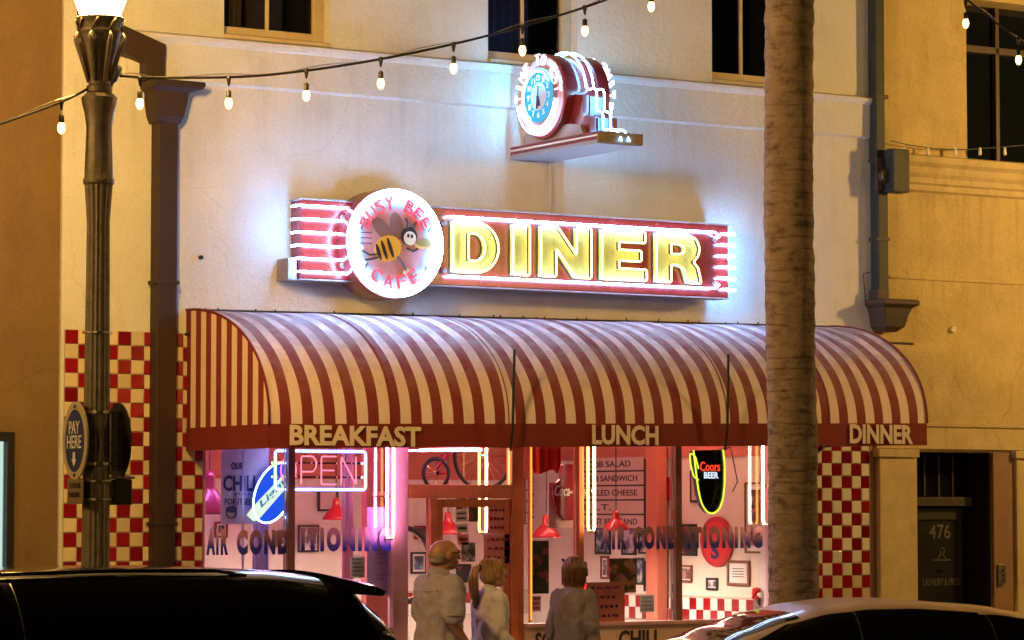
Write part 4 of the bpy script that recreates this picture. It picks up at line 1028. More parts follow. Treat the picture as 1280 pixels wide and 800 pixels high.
# ================================================================== STREET LAMPS
PXC, PYC = at(121, 500, -4.5).x, -4.5
def flutes(r, h, a):
    return r * (1 - .07 * abs(math.sin(a * 9))) if .35 < h < 4.2 else r
def make_lamp():
    t = thing('street_lamp', 'x', 'street lamp', (0, 0, 0))
    base = MB().lathe([(.24, 0), (.24, .08), (.20, .12), (.20, .5), (.22, .54), (.15, .62), (.13, .8)], n=32).build('base', M['post'], t, True)
    n = 72; prof = [(.100, .78)] + [(.100 - .0022 * i, .85 + i * .28) for i in range(12)] + [(.093, 4.18)]
    MB().lathe(prof, n=n, flute=flutes).build('shaft', M['post'], t, True)
    # cast neck with ornament
    MB().lathe([(.094, 4.18), (.103, 4.19), (.103, 4.215), (.094, 4.23), (.092, 4.32), (.085, 4.56), (.095, 4.66), (.115, 4.72), (.12, 4.76), (.09, 4.79)], n=48, flute=lambda r, h, a: r * (1 + .03 * math.sin(a * 12 + h * 60) * math.sin(h * 90))).build('cast_neck', M['post'], t, True)
    col = MB().lathe([(.075, 4.79), (.085, 4.80), (.085, 4.84), (.072, 4.85), (.075, 4.93), (.10, 5.04), (.125, 5.13), (.135, 5.17), (.14, 5.19), (.15, 5.20), (.15, 5.215), (.135, 5.22), (.14, 5.26), (.155, 5.28), (.16, 5.295), (.15, 5.305)], n=48).build('capital', M['post'], t, True)
    orn = MB()
    for k in range(8):
        a = 2 * PI * k / 8
        orn.tube([(.078 * math.cos(a), .078 * math.sin(a), 4.87), (.115 * math.cos(a), .115 * math.sin(a), 5.0), (.155 * math.cos(a), .155 * math.sin(a), 5.12), (.175 * math.cos(a), .175 * math.sin(a), 5.16), (.16 * math.cos(a), .16 * math.sin(a), 5.19)], [.012, .016, .018, .014, .008], 6)
        orn.tube([(.15 * math.cos(a), .15 * math.sin(a), 5.20), (.15 * math.cos(a + .15), .15 * math.sin(a + .15), 5.25), (.158 * math.cos(a + .3), .158 * math.sin(a + .3), 5.28)], .009, 6)
    orn.build('ornament', M['post'], col, 'all')
    MB().lathe([(.128, 5.306), (.145, 5.35), (.20, 5.50), (.225, 5.62), (.22, 5.74), (.17, 5.90), (.10, 6.0), (.05, 6.05)], n=40).build('globe', M['globe'], t, True)
    MB().lathe([(.06, 6.05), (.07, 6.08), (.03, 6.12), (.02, 6.22), (.005, 6.26)], n=20).build('finial', M['post'], t, True)
    return t
lamp = make_lamp(); LG = 'ornate street lamps along the street'
lamp.location = (PXC, PYC, 0); lamp['label'] = 'ornate fluted street lamp carrying the PAY HERE sign in front of the tiled pier'; lamp['group'] = LG
for (x, y, lab) in ((8.4, -4.5, 'ornate street lamp in front of the ochre building'), (-13.2, -4.5, 'ornate street lamp in front of the brown building'), (9.5, -17.6, 'ornate street lamp across the street opposite the ochre building'), (-20.5, -17.6, 'ornate street lamp across the street, far down on the near pavement')):
    c = copy_tree(lamp); c.location = (x, y, 0); c['label'] = lab

# steel bands, pay signs
ps = thing('parking_pay_sign', 'oval PAY HERE sign strapped to the left side of the street lamp', 'sign', (PXC - .12, PYC, 2.35))
X = PXC - .155; zc = at(98, 551, -4.5).z
def ellx(mb, X0, X1, ry, rz, zc, yc=PYC, n=40): return mb.prism([(yc + ry * math.cos(2 * PI * i / n), zc + rz * math.sin(2 * PI * i / n)) for i in range(n)], X0, X1, 'yz')
pl = ellx(MB(), X, X + .012, .20, .255, zc).build('plate', mat('beige_sign_border', (.50, .44, .34), .4, var=.05), ps)
ellx(MB(), X - .003, X - .0005, .150, .205, zc).build('blue_oval', mat('navy_sign_face', (.008, .04, .24), .35), pl)
text('PAY', X - .004, PYC + .085, zc + .045, .17, .085, M['ink_white'], pl, basis='-x', bold=.012)
text('HERE', X - .004, PYC + .115, zc - .05, .23, .085, M['ink_white'], pl, basis='-x', bold=.012)
ar = MB(); yy = PYC
ar.prism([(yy - .018, zc - .075), (yy + .018, zc - .075), (yy + .018, zc - .12), (yy + .04, zc - .12), (yy, zc - .17), (yy - .04, zc - .12), (yy - .018, zc - .12)], X - .006, X - .0035, 'yz'); ar.build('arrow', M['ink_white'], pl)
for z in (zc + .225, zc - .225): MB().lathe([(.012, -.006), (.012, 0)], (X, PYC, z), 10, 'x').build('bolt', M['black'], pl)
bk = MB()
for z in (zc + .18, zc - .16): MB().lathe([(.106, 0), (.106, .02)], (PXC, PYC, z), 28).build('steel_band', M['steel'], ps)
MB().box(X + .012, PXC - .09, PYC - .03, PYC + .03, zc - .2, zc + .2).build('bracket', M['black'], ps)

ps2 = thing('parking_sign_back', 'black back of an oval sign strapped to the right side of the street lamp', 'sign', (PXC + .15, PYC, 2.35))
X2 = PXC + .15
pl2 = ellx(MB(), X2, X2 + .012, .20, .255, zc).build('plate', M['black'], ps2)
MB().cbox(PXC + .10, X2 - .002, PYC - .02, PYC + .02, zc - .2, zc + .2, .004).build('channel', M['steel'], ps2)
sp_ = thing('small_notice_plate', 'small grey notice plate under the PAY HERE oval on the lamp post', 'sign', (PXC - .12, PYC, 2.0))
zc2 = at(96, 614, -4.5).z
MB().cbox(PXC - .150, PXC - .142, PYC - .125, PYC + .125, zc2 - .085, zc2 + .085, .003).build('plate', mat('grey_plate', (.20, .15, .11), .5, var=.2, scale=20), sp_)
text('2 HOUR', PXC - .152, PYC + .09, zc2 + .02, .18, .035, M['ink'], sp_, basis='-x'); text('PARKING', PXC - .152, PYC + .09, zc2 - .04, .18, .035, M['ink'], sp_, basis='-x')
bb = MB()
for z in (zc2 + .06, zc2 - .06): MB().lathe([(.105, 0), (.105, .014)], (PXC, PYC, z), 28).build('steel_band', M['steel'], sp_)
MB().box(PXC - .142, PXC - .09, PYC - .02, PYC + .02, zc2 - .07, zc2 + .07).build('bracket', M['black'], sp_)
s3 = thing('meter_box', 'small black box on the right side of the lamp post below the black sign', 'box', (PXC + .15, PYC, 2.0))
MB().cbox(PXC + .105, PXC + .235, PYC - .06, PYC + .06, zc2 - .09, zc2 + .08, .01).build('body', M['black'], s3)
MB().cbox(PXC + .10, PXC + .25, PYC - .07, PYC + .07, zc2 + .082, zc2 + .10, .005).build('lid', M['steel'], s3)
sb = MB()
for z in (3.18 + .4, ): sb.lathe([(.099, 0), (.099, .012)], (PXC, PYC, at(121, 417, -4.5).z), 28)
tag(sb.build('steel_band', M['steel']), 'thin steel band round the lamp shaft level with the top of the tiles', 'band')

# ================================================================== STRING LIGHTS
def bulb_parts(parent, p, swing=0, drop=.115):
    p = Vector(p)
    q = p + Vector((swing, 0, -drop))
    s = MB().tube([p + Vector((0, 0, .012)), p + Vector((0, 0, -.01)), p.lerp(q, .5)], [.016, .016, .006], 8).lathe([(.006, -.055), (.013, -.05), (.018, -.02), (.018, .02), (.006, .03)], q, 12).build('socket', M['cable'], parent, 'all')
    b = MB().lathe([(.012, .0), (.022, -.02), (.026, -.04), (.023, -.06), (.013, -.078), (.004, -.082)], q + Vector((0, 0, -.018)), 14).build('bulb', M['bulb'], s, 'all')
def string(label, ptspx, bulbs, Y, r=.009, name='string_lights', second=None):
    pts = [at(px, py, Y + (0)) for px, py in ptspx]
    t = thing(name, label, 'string lights', pts[0], 'festoon string lights above the street')
    # smooth catenary-like path through the points
    sm = []
    for i in range(len(pts) - 1):
        a = pts[i - 1] if i else pts[i] * 2 - pts[i + 1]; b, c = pts[i], pts[i + 1]; d = pts[i + 2] if i + 2 < len(pts) else c * 2 - b
        for k in range(8):
            u = k / 8; sm.append(.5 * ((2 * b) + (c - a) * u + (2 * a - 5 * b + 4 * c - d) * u * u + (3 * b - a - 3 * c + d) * u ** 3))
    sm.append(pts[-1])
    MB().tube(sm, r, 6).build('wire', M['cable'], t, 'all')
    MB().tube([p + Vector((0, 0, .012 + .012 * math.sin(i * .55))) for i, p in enumerate(sm)], .004, 5).build('support_cable', M['steel'], t, 'all')
    for (px, py) in bulbs:
        bulb_parts(t, at(px, py, Y))
    return t
sl = string('long festoon wire with glowing bulbs rising from the street lamp over the sign', [(150, 95), (200, 97), (300, 96), (385, 88), (475, 74), (567, 55), (652, 33), (731, 9), (815, -22), (905, -58)],
       [(175, 97), (286, 97), (383, 88), (476, 73.5), (567, 55), (653, 33), (731, 9), (814, -21)], -4.5)
string('short festoon wire dropping left from the street lamp with one glowing bulb', [(-60, 178), (0, 155), (77, 127), (125, 103), (146, 94)], [(77, 127), (5, 150)][:1], -4.5)
string('festoon wire with glowing bulbs slanting down in front of the dark right window', [(1150, -52), (1207, -2), (1240, 24), (1272, 49), (1330, 92)], [(1207, 2), (1273, 48)], -4.5)
# clip where the wire is tied to the post
tag(MB().cap(at(143, 100, -4.5), at(149, 86, -4.5), .02, .022, 10).tube([at(137, 112, -4.5), at(143, 98, -4.5)], .012, 6).build('wire_clamp', M['white_enamel'], None, 'all'), 'white insulator clamp tying the festoon wire to the street lamp', 'clamp')
# small bulbs along the ledge
lt = thing('ledge_lights', 'thin wire of small unlit white bulbs along the ochre ledge', 'string lights', (4.5, -.1, 5.53))
wire = [at(1113, 176, -.12), at(1135, 181, -.12), at(1170, 186, -.12), at(1209, 187, -.12), at(1250, 184, -.12), at(1300, 180, -.12)]
MB().tube(wire, .005, 6).build('wire', M['cable'], lt)
for px in (1130, 1160, 1194, 1225, 1256):
    p = at(px, 188, -.12); MB().cap(p + Vector((0, 0, .02)), p - Vector((0, 0, .035)), .012, .018, 8).build('bulb', M['ink_white'], lt, 'all')

# ================================================================== PALM
pt = thing('palm_tree', 'tall palm tree with a ringed brown trunk in front of the awning', 'palm tree', (-.20, -4.3, 0))
tr = MB(); prof = []; nz_ = 170; nn = 40
for i in range(nz_ + 1):
    z = i * 9.6 / nz_; base = .186 + .06 * math.exp(-z / .5)
    ph = (z / .17 + .25 * math.sin(z * 3.1)) % 1.0
    base += .009 * (1 - ph) ** 2 + random.uniform(-.0035, .0035)
    bend = .012 * math.sin(z * 1.1) + (.05 * ((z - 4.2) / 5) ** 2 if z > 4.2 else 0)
    for j in range(nn):
        a = 2 * PI * j / nn; rr = base * (1 + .02 * math.sin(a * 3 + z * 1.3) + .012 * math.sin(a * 7 - z * 5)) + random.uniform(-.0025, .0025)
        tr.v.append((-.155 + bend + rr * math.cos(a), -4.3 + rr * math.sin(a), z))
for i in range(nz_):
    for j in range(nn):
        j2 = (j + 1) % nn; tr.f.append((i * nn + j, i * nn + j2, (i + 1) * nn + j2, (i + 1) * nn + j))
tr.build('trunk', M['bark'], pt, 'all')
cr = MB()
for k in range(26):
    a = k * 2.39996; el_ = .9 - k * .055; Lf = 2.2
    pts = []
    for i in range(9):
        u = i / 8; pts.append(Vector((-.15 + math.cos(a) * Lf * u * math.cos(el_ * .5), -4.3 + math.sin(a) * Lf * u * math.cos(el_ * .5), 9.6 + el_ * u * 1.6 - 1.7 * u * u)))
    cr.tube(pts, [.03 * (1 - .8 * i / 8) for i in range(9)], 5)
    side = Vector((-math.sin(a), math.cos(a), 0))
    for i in range(1, 9):
        for w in (-1, 1):
            for h in (0, .5):
                p = pts[i - 1].lerp(pts[i], h); tip = p + side * w * (.55 - .04 * i) + (pts[i] - pts[i - 1]) * .9 + Vector((0, 0, -.2))
                d = (pts[i] - pts[i - 1]).normalized() * .03
                cr.add([p - d, p + d, tip], [(0, 1, 2)])
cr.build('crown', M['leaf'], pt, fix=False)

# ================================================================== NEON AND DISPLAYS IN THE WINDOWS
def utube(px, py0, py1, pl, pr, ml, mr, label, Y=.0):
    """pair of upright tubes joined at the foot"""
    t = thing('window_glow_tube', label, 'neon tube', at(px, py1, Y), 'upright neon tube pairs in the window bays')
    a, b = at(pl, 620, Y), at(pr, 620, Y); z0 = at(px, py1, Y).z; z1 = 2.9
    MB().tube([(a.x, Y, z1), (a.x, Y, z0 + .03), (a.x + .01, Y, z0)], .0105, 8).build('tube', ml, t, 'all')
    MB().tube([(b.x, Y, z1), (b.x, Y, z0 + .03), (b.x - .01, Y, z0)], .0105, 8).build('tube', mr, t, 'all')
    cp_ = MB(); cp_.cap((a.x + .012, Y, z0 - .01), (b.x - .012, Y, z0 - .01), .012, .012, 8); cp_.build('end_cap', M['ink_white'], t, 'all')
    for z in (z0 + .35, z0 + .8): MB().box(a.x - .01, b.x + .01, Y + .012, Y + .03, z, z + .015).build('clip', M['chrome'], t)
    return t
M['n_vert_hot'] = emit('neon_upright_warm_white', (1.0, .66, .40), 30.0)
M['n_vert_or'] = emit('neon_upright_orange', (1.0, .36, .06), 11)
utube(492, 560, 672, 484, 492, emit('neon_upright_pink', (1.0, .35, .80), 60), M['n_vert_or'], 'neon tube pair beside the lilac poster at the end of the left window')
utube(603, 560, 665, 599, 608, M['n_vert_or'], M['n_vert_hot'], 'neon tube pair seen behind the entrance door glass', Y=.35)
utube(740, 560, 663, 735, 743, M['n_vert_or'], M['n_vert_hot'], 'neon tube pair left of the menu board')
utube(959, 560, 655, 954, 963, M['n_vert_hot'], M['n_vert_or'], 'neon tube pair beside the palm trunk at the end of the right window')
# added glowing tube, stands for the orange light on the door post
t = thing('window_glow_tube', 'added glowing orange tube standing for the lit right post of the entrance', 'neon tube', (.19, .2, 1.0), 'upright neon tube pairs in the window bays')
MB().tube([(.215, .02, 2.9), (.215, .02, 1.05)], .008, 8).build('tube', emit('post_glow_orange', (1, .30, .04), 1.5), t, 'all')
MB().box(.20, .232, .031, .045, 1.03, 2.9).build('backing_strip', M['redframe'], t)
# magenta tube under the awning above the door
t = thing('soffit_neon_tube', 'horizontal pink neon tube above the entrance transom', 'neon tube', (-.6, .0, 2.6))
a, b = at(524, 562, .02), at(600, 561, .02)
MB().tube([(a.x, .0, a.z - .005), (b.x, .0, b.z - .01)], .011, 8).build('tube', M['n_magenta'], t, 'all')
MB().cbox(a.x - .05, b.x + .4, .02, .045, a.z + .02, a.z + .06, .004).build('batten', M['redframe'], t)
# added ceiling tubes, put in to light and tint the room
for i, (x0, x1, y, m, lab) in enumerate(((-2.9, -1.3, 1.1, emit('added_ceiling_pink', (.85, .20, 1.0), 190), 'added pink neon tube lighting the room from the ceiling behind the OPEN sign'), (-.9, .6, 1.6, emit('added_ceiling_red', (1.0, .34, .24), 85), 'added red neon tube lighting the room from the ceiling behind the entrance'), (.7, 2.9, 1.4, emit('added_ceiling_red2', (1.0, .38, .28), 85), 'added red neon tube lighting the room from the ceiling above the menu board'))):
    t = thing('added_ceiling_tube', lab, 'neon tube', (x0, y, 3.0), 'neon tubes added on the diner ceiling to light the room')
    MB().tube([(x0, y, 2.98), (x1, y, 2.98)], .014, 8).build('tube', m, t, 'all'); MB().cbox(x0 - .03, x1 + .03, y - .03, y + .03, 3.02, 3.095, .004).build('batten', M['redframe'], t)

# OPEN sign
Y = -.0 + .045 + .12
on = thing('open_sign', 'neon OPEN sign with pink letters inside a white blue border', 'neon sign', at(400, 590, Y))
def P_(px, py, y=Y): return at(px, py, y)
bz0, bz1 = P_(400, 612).z, P_(400, 564).z; bx0, bx1 = P_(344, 590).x, P_(457, 590).x
tb(fillet([(bx0, Y, bz0), (bx1, Y, bz0), (bx1, Y, bz1), (bx0, Y, bz1)], .03), emit('open_border_blue', (.32, .40, 1.0), 60), .0055, True, 'border_tube', on)
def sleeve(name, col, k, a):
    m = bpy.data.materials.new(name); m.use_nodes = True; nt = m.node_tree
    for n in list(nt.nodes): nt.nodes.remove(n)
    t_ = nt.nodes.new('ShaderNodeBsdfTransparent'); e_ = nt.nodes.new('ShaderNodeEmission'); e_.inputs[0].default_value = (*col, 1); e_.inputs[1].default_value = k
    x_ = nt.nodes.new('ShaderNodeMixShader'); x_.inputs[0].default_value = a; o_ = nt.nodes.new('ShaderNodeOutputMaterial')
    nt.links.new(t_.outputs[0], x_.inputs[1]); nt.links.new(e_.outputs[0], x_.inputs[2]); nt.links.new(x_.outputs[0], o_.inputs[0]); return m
tb(fillet([(bx0, Y, bz0), (bx1, Y, bz0), (bx1, Y, bz1), (bx0, Y, bz1)], .03), sleeve('blue_halo_shell', (.20, .30, 1.0), 2.2, .6), .016, True, 'border_halo', on)  # see-through glowing shell, stands for the blue halo round the border tube
mm = emit('open_letters_pink', (1.0, .20, .30), 1.7)
hh = bz1 - bz0 - .09; z0 = bz0 + .045; cw = (bx1 - bx0 - .10) / 4
def S(pts, i, closed=False, r=.02): return fillet([(bx0 + .05 + cw * i + p[0] * cw * .74, Y - .01, z0 + p[1] * hh) for p in pts], r, closed, 4)
tb([(bx0 + .05 + cw * (.37 + .37 * math.cos(2 * PI * k / 24)), Y - .01, z0 + hh * (.5 + .5 * math.sin(2 * PI * k / 24))) for k in range(24)], mm, .0065, True, 'letter', on)
tb(S([(0, 0), (0, 1), (.8, 1), (1, .85), (1, .6), (.8, .45), (0, .45)], 1), mm, .0065, False, 'letter', on)
tb(S([(1, 1), (0, 1), (0, 0), (1, 0)], 2), mm, .0065, False, 'letter', on); tb(S([(0, .5), (.85, .5)], 2), mm, .0065, False, 'letter', on)
tb(S([(0, 0), (0, 1), (1, 0), (1, 1)], 3), mm, .0065, False, 'letter', on)
gr_ = MB(); gr_.box(bx0 - .02, bx1 + .02, Y + .03, Y + .035, bz0 + .1, bz0 + .115); gr_.box(bx0 - .02, bx1 + .02, Y + .03, Y + .035, bz1 - .11, bz1 - .095)
for k in range(2): gr_.box(bx0 + .3 + k * .4, bx0 + .308 + k * .4, Y + .03, Y + .036, bz1 - .1, 2.95)
gr_.build('frame', M['chrome'], on)
# blue oval beer sign
Y = .13 + .06
bs = thing('beer_neon_sign', 'tilted blue oval neon beer sign with a pale slanting band', 'neon sign', at(340, 615, Y))
c0 = at(341, 616, Y)
def tilt(u, v, a=math.radians(63)): return (c0.x + u * math.cos(a) - v * math.sin(a), c0.z + u * math.sin(a) + v * math.cos(a))
EO = [tilt(.275 * math.cos(2 * PI * i / 40), .17 * math.sin(2 * PI * i / 40)) for i in range(40)]
MB().prism(EO, Y + .012, Y + .02).build('blue_panel', emit('lit_blue_panel', (.015, .10, .95), .75), bs)
tb([(x, Y - .02, z) for x, z in EO], emit('beer_outline_blue', (.30, .50, 1.0), 16.0), .0065, True, 'outline_tube', bs)
ba = math.radians(43)
def bd(u, v): return (c0.x + u * math.cos(ba) - v * math.sin(ba), c0.z + u * math.sin(ba) + v * math.cos(ba))
MB().prism([bd(-.30, -.05), bd(-.27, -.075), bd(.24, -.05), bd(.30, -.0), bd(.26, .045), bd(-.24, .04), bd(-.31, .03)], Y - .004, Y + .006).build('band', emit('lit_pale_band', (.75, .92, .75), .9), bs)
me = text_data('Busch', .36, .07, .003, .02, M['n_blue'], 'lettering', shear=.2)
me = text_data('Light', .34, .07, .003, .02, emit('band_letters_teal', (.02, .22, .40), .8), 'lettering', shear=.2)
for v in me.vertices:
    u, w_ = v.co.x - .17, v.co.z - .035; q = bd(u, w_); v.co = (q[0], Y - .006 + v.co.y, q[1])
link('lettering', me, bs)
# chili poster
Y = .30
cp2 = thing('chili_poster', 'pale poster reading OUR CHILI SPEAKS FOR ITSELF in the left window', 'poster', at(300, 620, Y))
a, b = at(277, 566, Y), at(335, 655, Y)
MB().box(a.x, b.x, Y, Y + .01, b.z, 2.72).build('sheet', mat('poster_card', (.60, .42, .46), .7, var=.04), cp2)
text_px('OUR', (289, 578), (304, 587), Y - .003, M['ink_navy'], cp2, bold=.03)
text_px('CHILI', (279, 594), (319, 614), Y - .003, M['ink_navy'], cp2, bold=.03)
text_px('SPEAKS', (292, 616), (312, 619), Y - .003, M['ink_navy'], cp2, bold=.0)
text_px('FOR ITSELF', (281, 623), (318, 631), Y - .003, M['ink_navy'], cp2, bold=.02)
hd = at(289, 641, Y); fm = MB(); fm.tube([(hd.x + .045 * math.cos(a_), Y - .004, hd.z + .045 * math.sin(a_)) for a_ in [k * PI / 8 for k in range(-8, 9)]], .006, 6)
fm.ell((hd.x, Y - .004, hd.z + .03), (.05, .004, .03)); fm.build('drawing', M['ink_navy'], cp2)
# white hanging drape edges in left window (pale vertical strip)
MB_ = MB().box(at(303, 600, .24).x, at(305.5, 600, .24).x, .24, .25, 1.05, 2.9).build('hanging_strip', M['paper_lilac']); tag(MB_, 'thin pale strip hanging in front of the chili poster', 'strip')
# lilac poster by the tube pair
Y = .16
t = thing('lilac_poster', 'tall plain lilac poster in the right end of the left window', 'poster', at(474, 700, Y))
a, b = at(459, 634, Y), at(490, 744, Y)
MB().box(a.x, b.x, Y, Y + .006, b.z, a.z).build('sheet', M['paper_lilac'], t)
for k, (py, w) in enumerate(((692, 14), (697, 18), (703, 10), (718, 16), (723, 12))): 
    q = at(468, py, Y); MB().box(q.x, q.x + w / 130, Y - .003, Y - .001, q.z - .008, q.z).build('print_line', mat('lilac_print', (.30, .15, .36), .7), t)

# pictures and posters -------------------------------------------------------
def picture_y(label, a, b, Y, framem, pic, mat_w=.0, fw=.022, cat='picture', name='framed_picture', group='framed pictures on the diner walls'):
    p, q = at(*a, Y), at(*b, Y); x0, x1, z0, z1 = p.x, q.x, q.z, p.z
    t = thing(name, label, cat, ((x0 + x1) / 2, Y, z0), group)
    f = MB(); f.cbox(x0, x1, Y - .02, Y, z0, z0 + fw, .003); f.cbox(x0, x1, Y - .02, Y, z1 - fw, z1, .003); f.cbox(x0, x0 + fw, Y - .02, Y, z0 + fw, z1 - fw, .003); f.cbox(x1 - fw, x1, Y - .02, Y, z0 + fw, z1 - fw, .003)
    f.build('frame', framem, t)
    if mat_w: MB().box(x0 + fw, x1 - fw, Y - .008, Y - .004, z0 + fw, z1 - fw).build('mount', M['paper_white'], t)
    MB().box(x0 + fw + mat_w, x1 - fw - mat_w, Y - .012, Y - .0085, z0 + fw + mat_w, z1 - fw - mat_w).build('print', pic, t)
    return t
def picture_x(label, a, b, framem, pic, mat_w=.0, fw=.022, X=None, cat='picture', name='framed_picture', group='framed pictures on the diner walls', lines=0):
    X = X or RX1 - .003
    p, q = atx(*a, X), atx(*b, X); y0, y1 = sorted((p.y, q.y)); z0, z1 = q.z, p.z
    t = thing(name, label, cat, (X, (y0 + y1) / 2, z0), group)
    f = MB(); f.cbox(X - .02, X, y0, y1, z0, z0 + fw, .003); f.cbox(X - .02, X, y0, y1, z1 - fw, z1, .003); f.cbox(X - .02, X, y0, y0 + fw, z0 + fw, z1 - fw, .003); f.cbox(X - .02, X, y1 - fw, y1, z0 + fw, z1 - fw, .003)
    f.build('frame', framem, t)
    if mat_w: MB().box(X - .008, X - .004, y0 + fw, y1 - fw, z0 + fw, z1 - fw).build('mount', M['paper_white'], t)
    MB().box(X - .012, X - .0085, y0 + fw + mat_w, y1 - fw - mat_w, z0 + fw + mat_w, z1 - fw - mat_w).build('print', pic, t)
    for k in range(lines):
        zz = z1 - fw - mat_w - (k + 1) * (z1 - z0 - 2 * fw - 2 * mat_w) / (lines + 1)
        MB().box(X - .0145, X - .0125, y0 + fw + mat_w + .03, y1 - fw - mat_w - .03, zz, zz + .008).build('print_line', M['ink'], t)
    return t
WD, WB, BK = M['wood_dark'], M['wood_brown'], M['black']
BY = RY1 - .025
picture_y('black framed bluish photo on the cream wall left of the bald man', (513, 690), (533, 717), BY, BK, PIC[0], .02)
picture_y('small dark framed print behind the OPEN sign letters', (397, 612), (422, 639), BY, BK, M['intpink'], 0)
picture_y('dark picture on the back wall behind the word CONDITIONING', (372, 656), (398, 690), BY, WD, PIC[1], .01)
picture_y('red framed small print above the black arch', (517, 657), (533, 674), BY, M['sign_darkred'], PIC[2])
picture_y('black framed small photo right of the door tubes', (570, 705), (588, 728), BY, BK, PIC[3])
picture_y('tall dark wood frame with two photos behind the red lamp', (688, 664), (706, 702), BY, WD, PIC[1], .012)
picture_y('greenish grey photo without frame left of the middle post', (715, 672), (722, 694), BY, WD, PIC[0])
picture_x('brown framed certificate on white mount beside the palm trunk', (910, 700), (938, 733), WB, M['paper_white'], .03, .03, lines=4)
picture_x('large red framed portrait at the right end of the diner wall', (932, 603), (964, 692), WB, PIC[2], .05, .02)
picture_x('dark framed print directly behind the beer sign', (864, 588), (880, 628), BK, M['board'])
picture_x('black framed group photo under the left part of the lettering', (745, 655), (764, 693), BK, PIC[0])
picture_x('lilac toned photo print under the letters AIR', (778, 655), (796, 694), BK, picture_mat('photo_print_lilac', [(.1, .08, .14), (.25, .2, .3), (.45, .38, .5)], 9, 21))
picture_x('wide dark framed photo under the letters COND', (799, 662), (834, 693), BK, PIC[1])
picture_x('dark framed photo straddling the brown mullion', (847, 655), (872, 695), BK, PIC[3])
picture_x('pair of dark photo prints below the menu board, left one', (796, 697), (806, 731), BK, PIC[0])
picture_x('crowd photo in a black frame above the chequered band', (806, 701), (829, 740), BK, PIC[3])
picture_x('red mounted small photo behind the brown posters', (752, 695), (762, 724), M['sign_darkred'], PIC[1], .02)
# menu board
X = RX1 - .003
mb_ = thing('menu_board', 'menu board of five pale strips listing salads and sandwiches', 'menu board', atx(770, 620, X))
p, q = atx(722, 570, X), atx(808, 659, X)
ya, yb = min(p.y, q.y), max(p.y, q.y); zA, zB = atx(770, 571, X).z, atx(770, 661, X).z
MB().cbox(X - .015, X, ya, yb, zB, zA, .004).build('backing', BK, mb_)
rowsz = (zA - zB) / 5
for k, s in enumerate(('COBB SALAD', 'CLUB SANDWICH', 'GRILLED CHEESE', 'B.L.T.', 'ROAST BEEF SAND')):
    zt1 = zA - k * rowsz - .008; zb1 = zA - (k + 1) * rowsz + .008
    st = MB().cbox(X - .022, X - .015, ya + .02, yb - .02, zb1, zt1, .002).build('strip', M['board'], mb_)
    # letters read left to right toward lower y
    yl = yb - .12; w = min(.09 * len(s), yb - ya - .25)
    text(s, X - .0225, yl, zb1 + .035, w, rowsz * .42, M['ink'], st, basis='-x', bold=.012)
# second menu strips further left, on the back wall
mb2 = thing('menu_board', 'narrow menu board of pale strips above the red pendant lamp', 'menu board', at(675, 640, BY))
p, q = at(655, 598, BY), at(690, 655, BY)
MB().cbox(p.x, q.x, BY - .015, BY, q.z, p.z, .004).build('backing', M['mullion'], mb2)
for k, s in enumerate(('SOUP', 'FRIES', 'ONION', 'PIE')):
    h_ = (p.z - q.z) / 4; st = MB().cbox(p.x + .01, q.x - .01, BY - .021, BY - .015, p.z - (k + 1) * h_ + .008, p.z - k * h_ - .008, .002).build('strip', M['board'], mb2)
    text(s, p.x + .04, BY - .0215, p.z - (k + 1) * h_ + .04, .2, h_ * .4, M['ink'], st, bold=.01)
# cola cup sign
Y = .30
cc = thing('cola_sign', 'dark red bottle shaped cola sign in the narrow window by the door', 'sign', at(705, 615, Y))
p = [at(x, y, Y) for x, y in ((703, 581), (708, 580), (722, 580), (724, 600), (726, 630), (723, 644), (716, 650), (706, 650), (698, 642), (692, 626), (691, 610), (696, 603), (700, 600), (702, 590))]
bevel(MB().prism([(v.x, v.z) for v in p], Y, Y + .04).build('body', mat('cola_red_enamel', (.26, .012, .03), .25, coat=.5), cc), .008)
me = text_data('Coca-Cola', .34, .10, .004, .012, M['ink_white'], 'lettering', shear=.3)
o0 = at(693, 620, Y)
for v in me.vertices: v.co += Vector((o0.x, Y - .004, o0.z))
link('lettering', me, cc)
MB().box(at(689, 600, Y).x, at(722, 600, Y).x, Y + .045, Y + .055, at(700, 660, Y).z, at(700, 603, Y).z).build('backing_board', M['intpink'], cc)
# red cloth
Y = .26
ct = MB(); n = 30; p, q = at(664, 590, Y), at(701, 594, Y)
vs = []
for i in range(n + 1):
    u = i / n; x = p.x + (q.x - p.x) * u; y = Y + .025 * math.sin(u * 22)
    vs += [(x, y, 2.85), (x + .004 * math.sin(u * 9), y * 1.0, 2.45), (x + (.5 - u) * .05, y, p.z - .02 * math.sin(u * 7))]
ct.add(vs, [(i * 3 + k, i * 3 + k + 1, i * 3 + k + 4, i * 3 + k + 3) for i in range(n) for k in range(2)])
o = ct.build('red_cloth', M['cloth_red'], None, 'all'); sol = o.modifiers.new('solid', 'SOLIDIFY'); sol.thickness = .006
tag(o, 'folded bright red cloth hanging at the top of the narrow window', 'cloth')
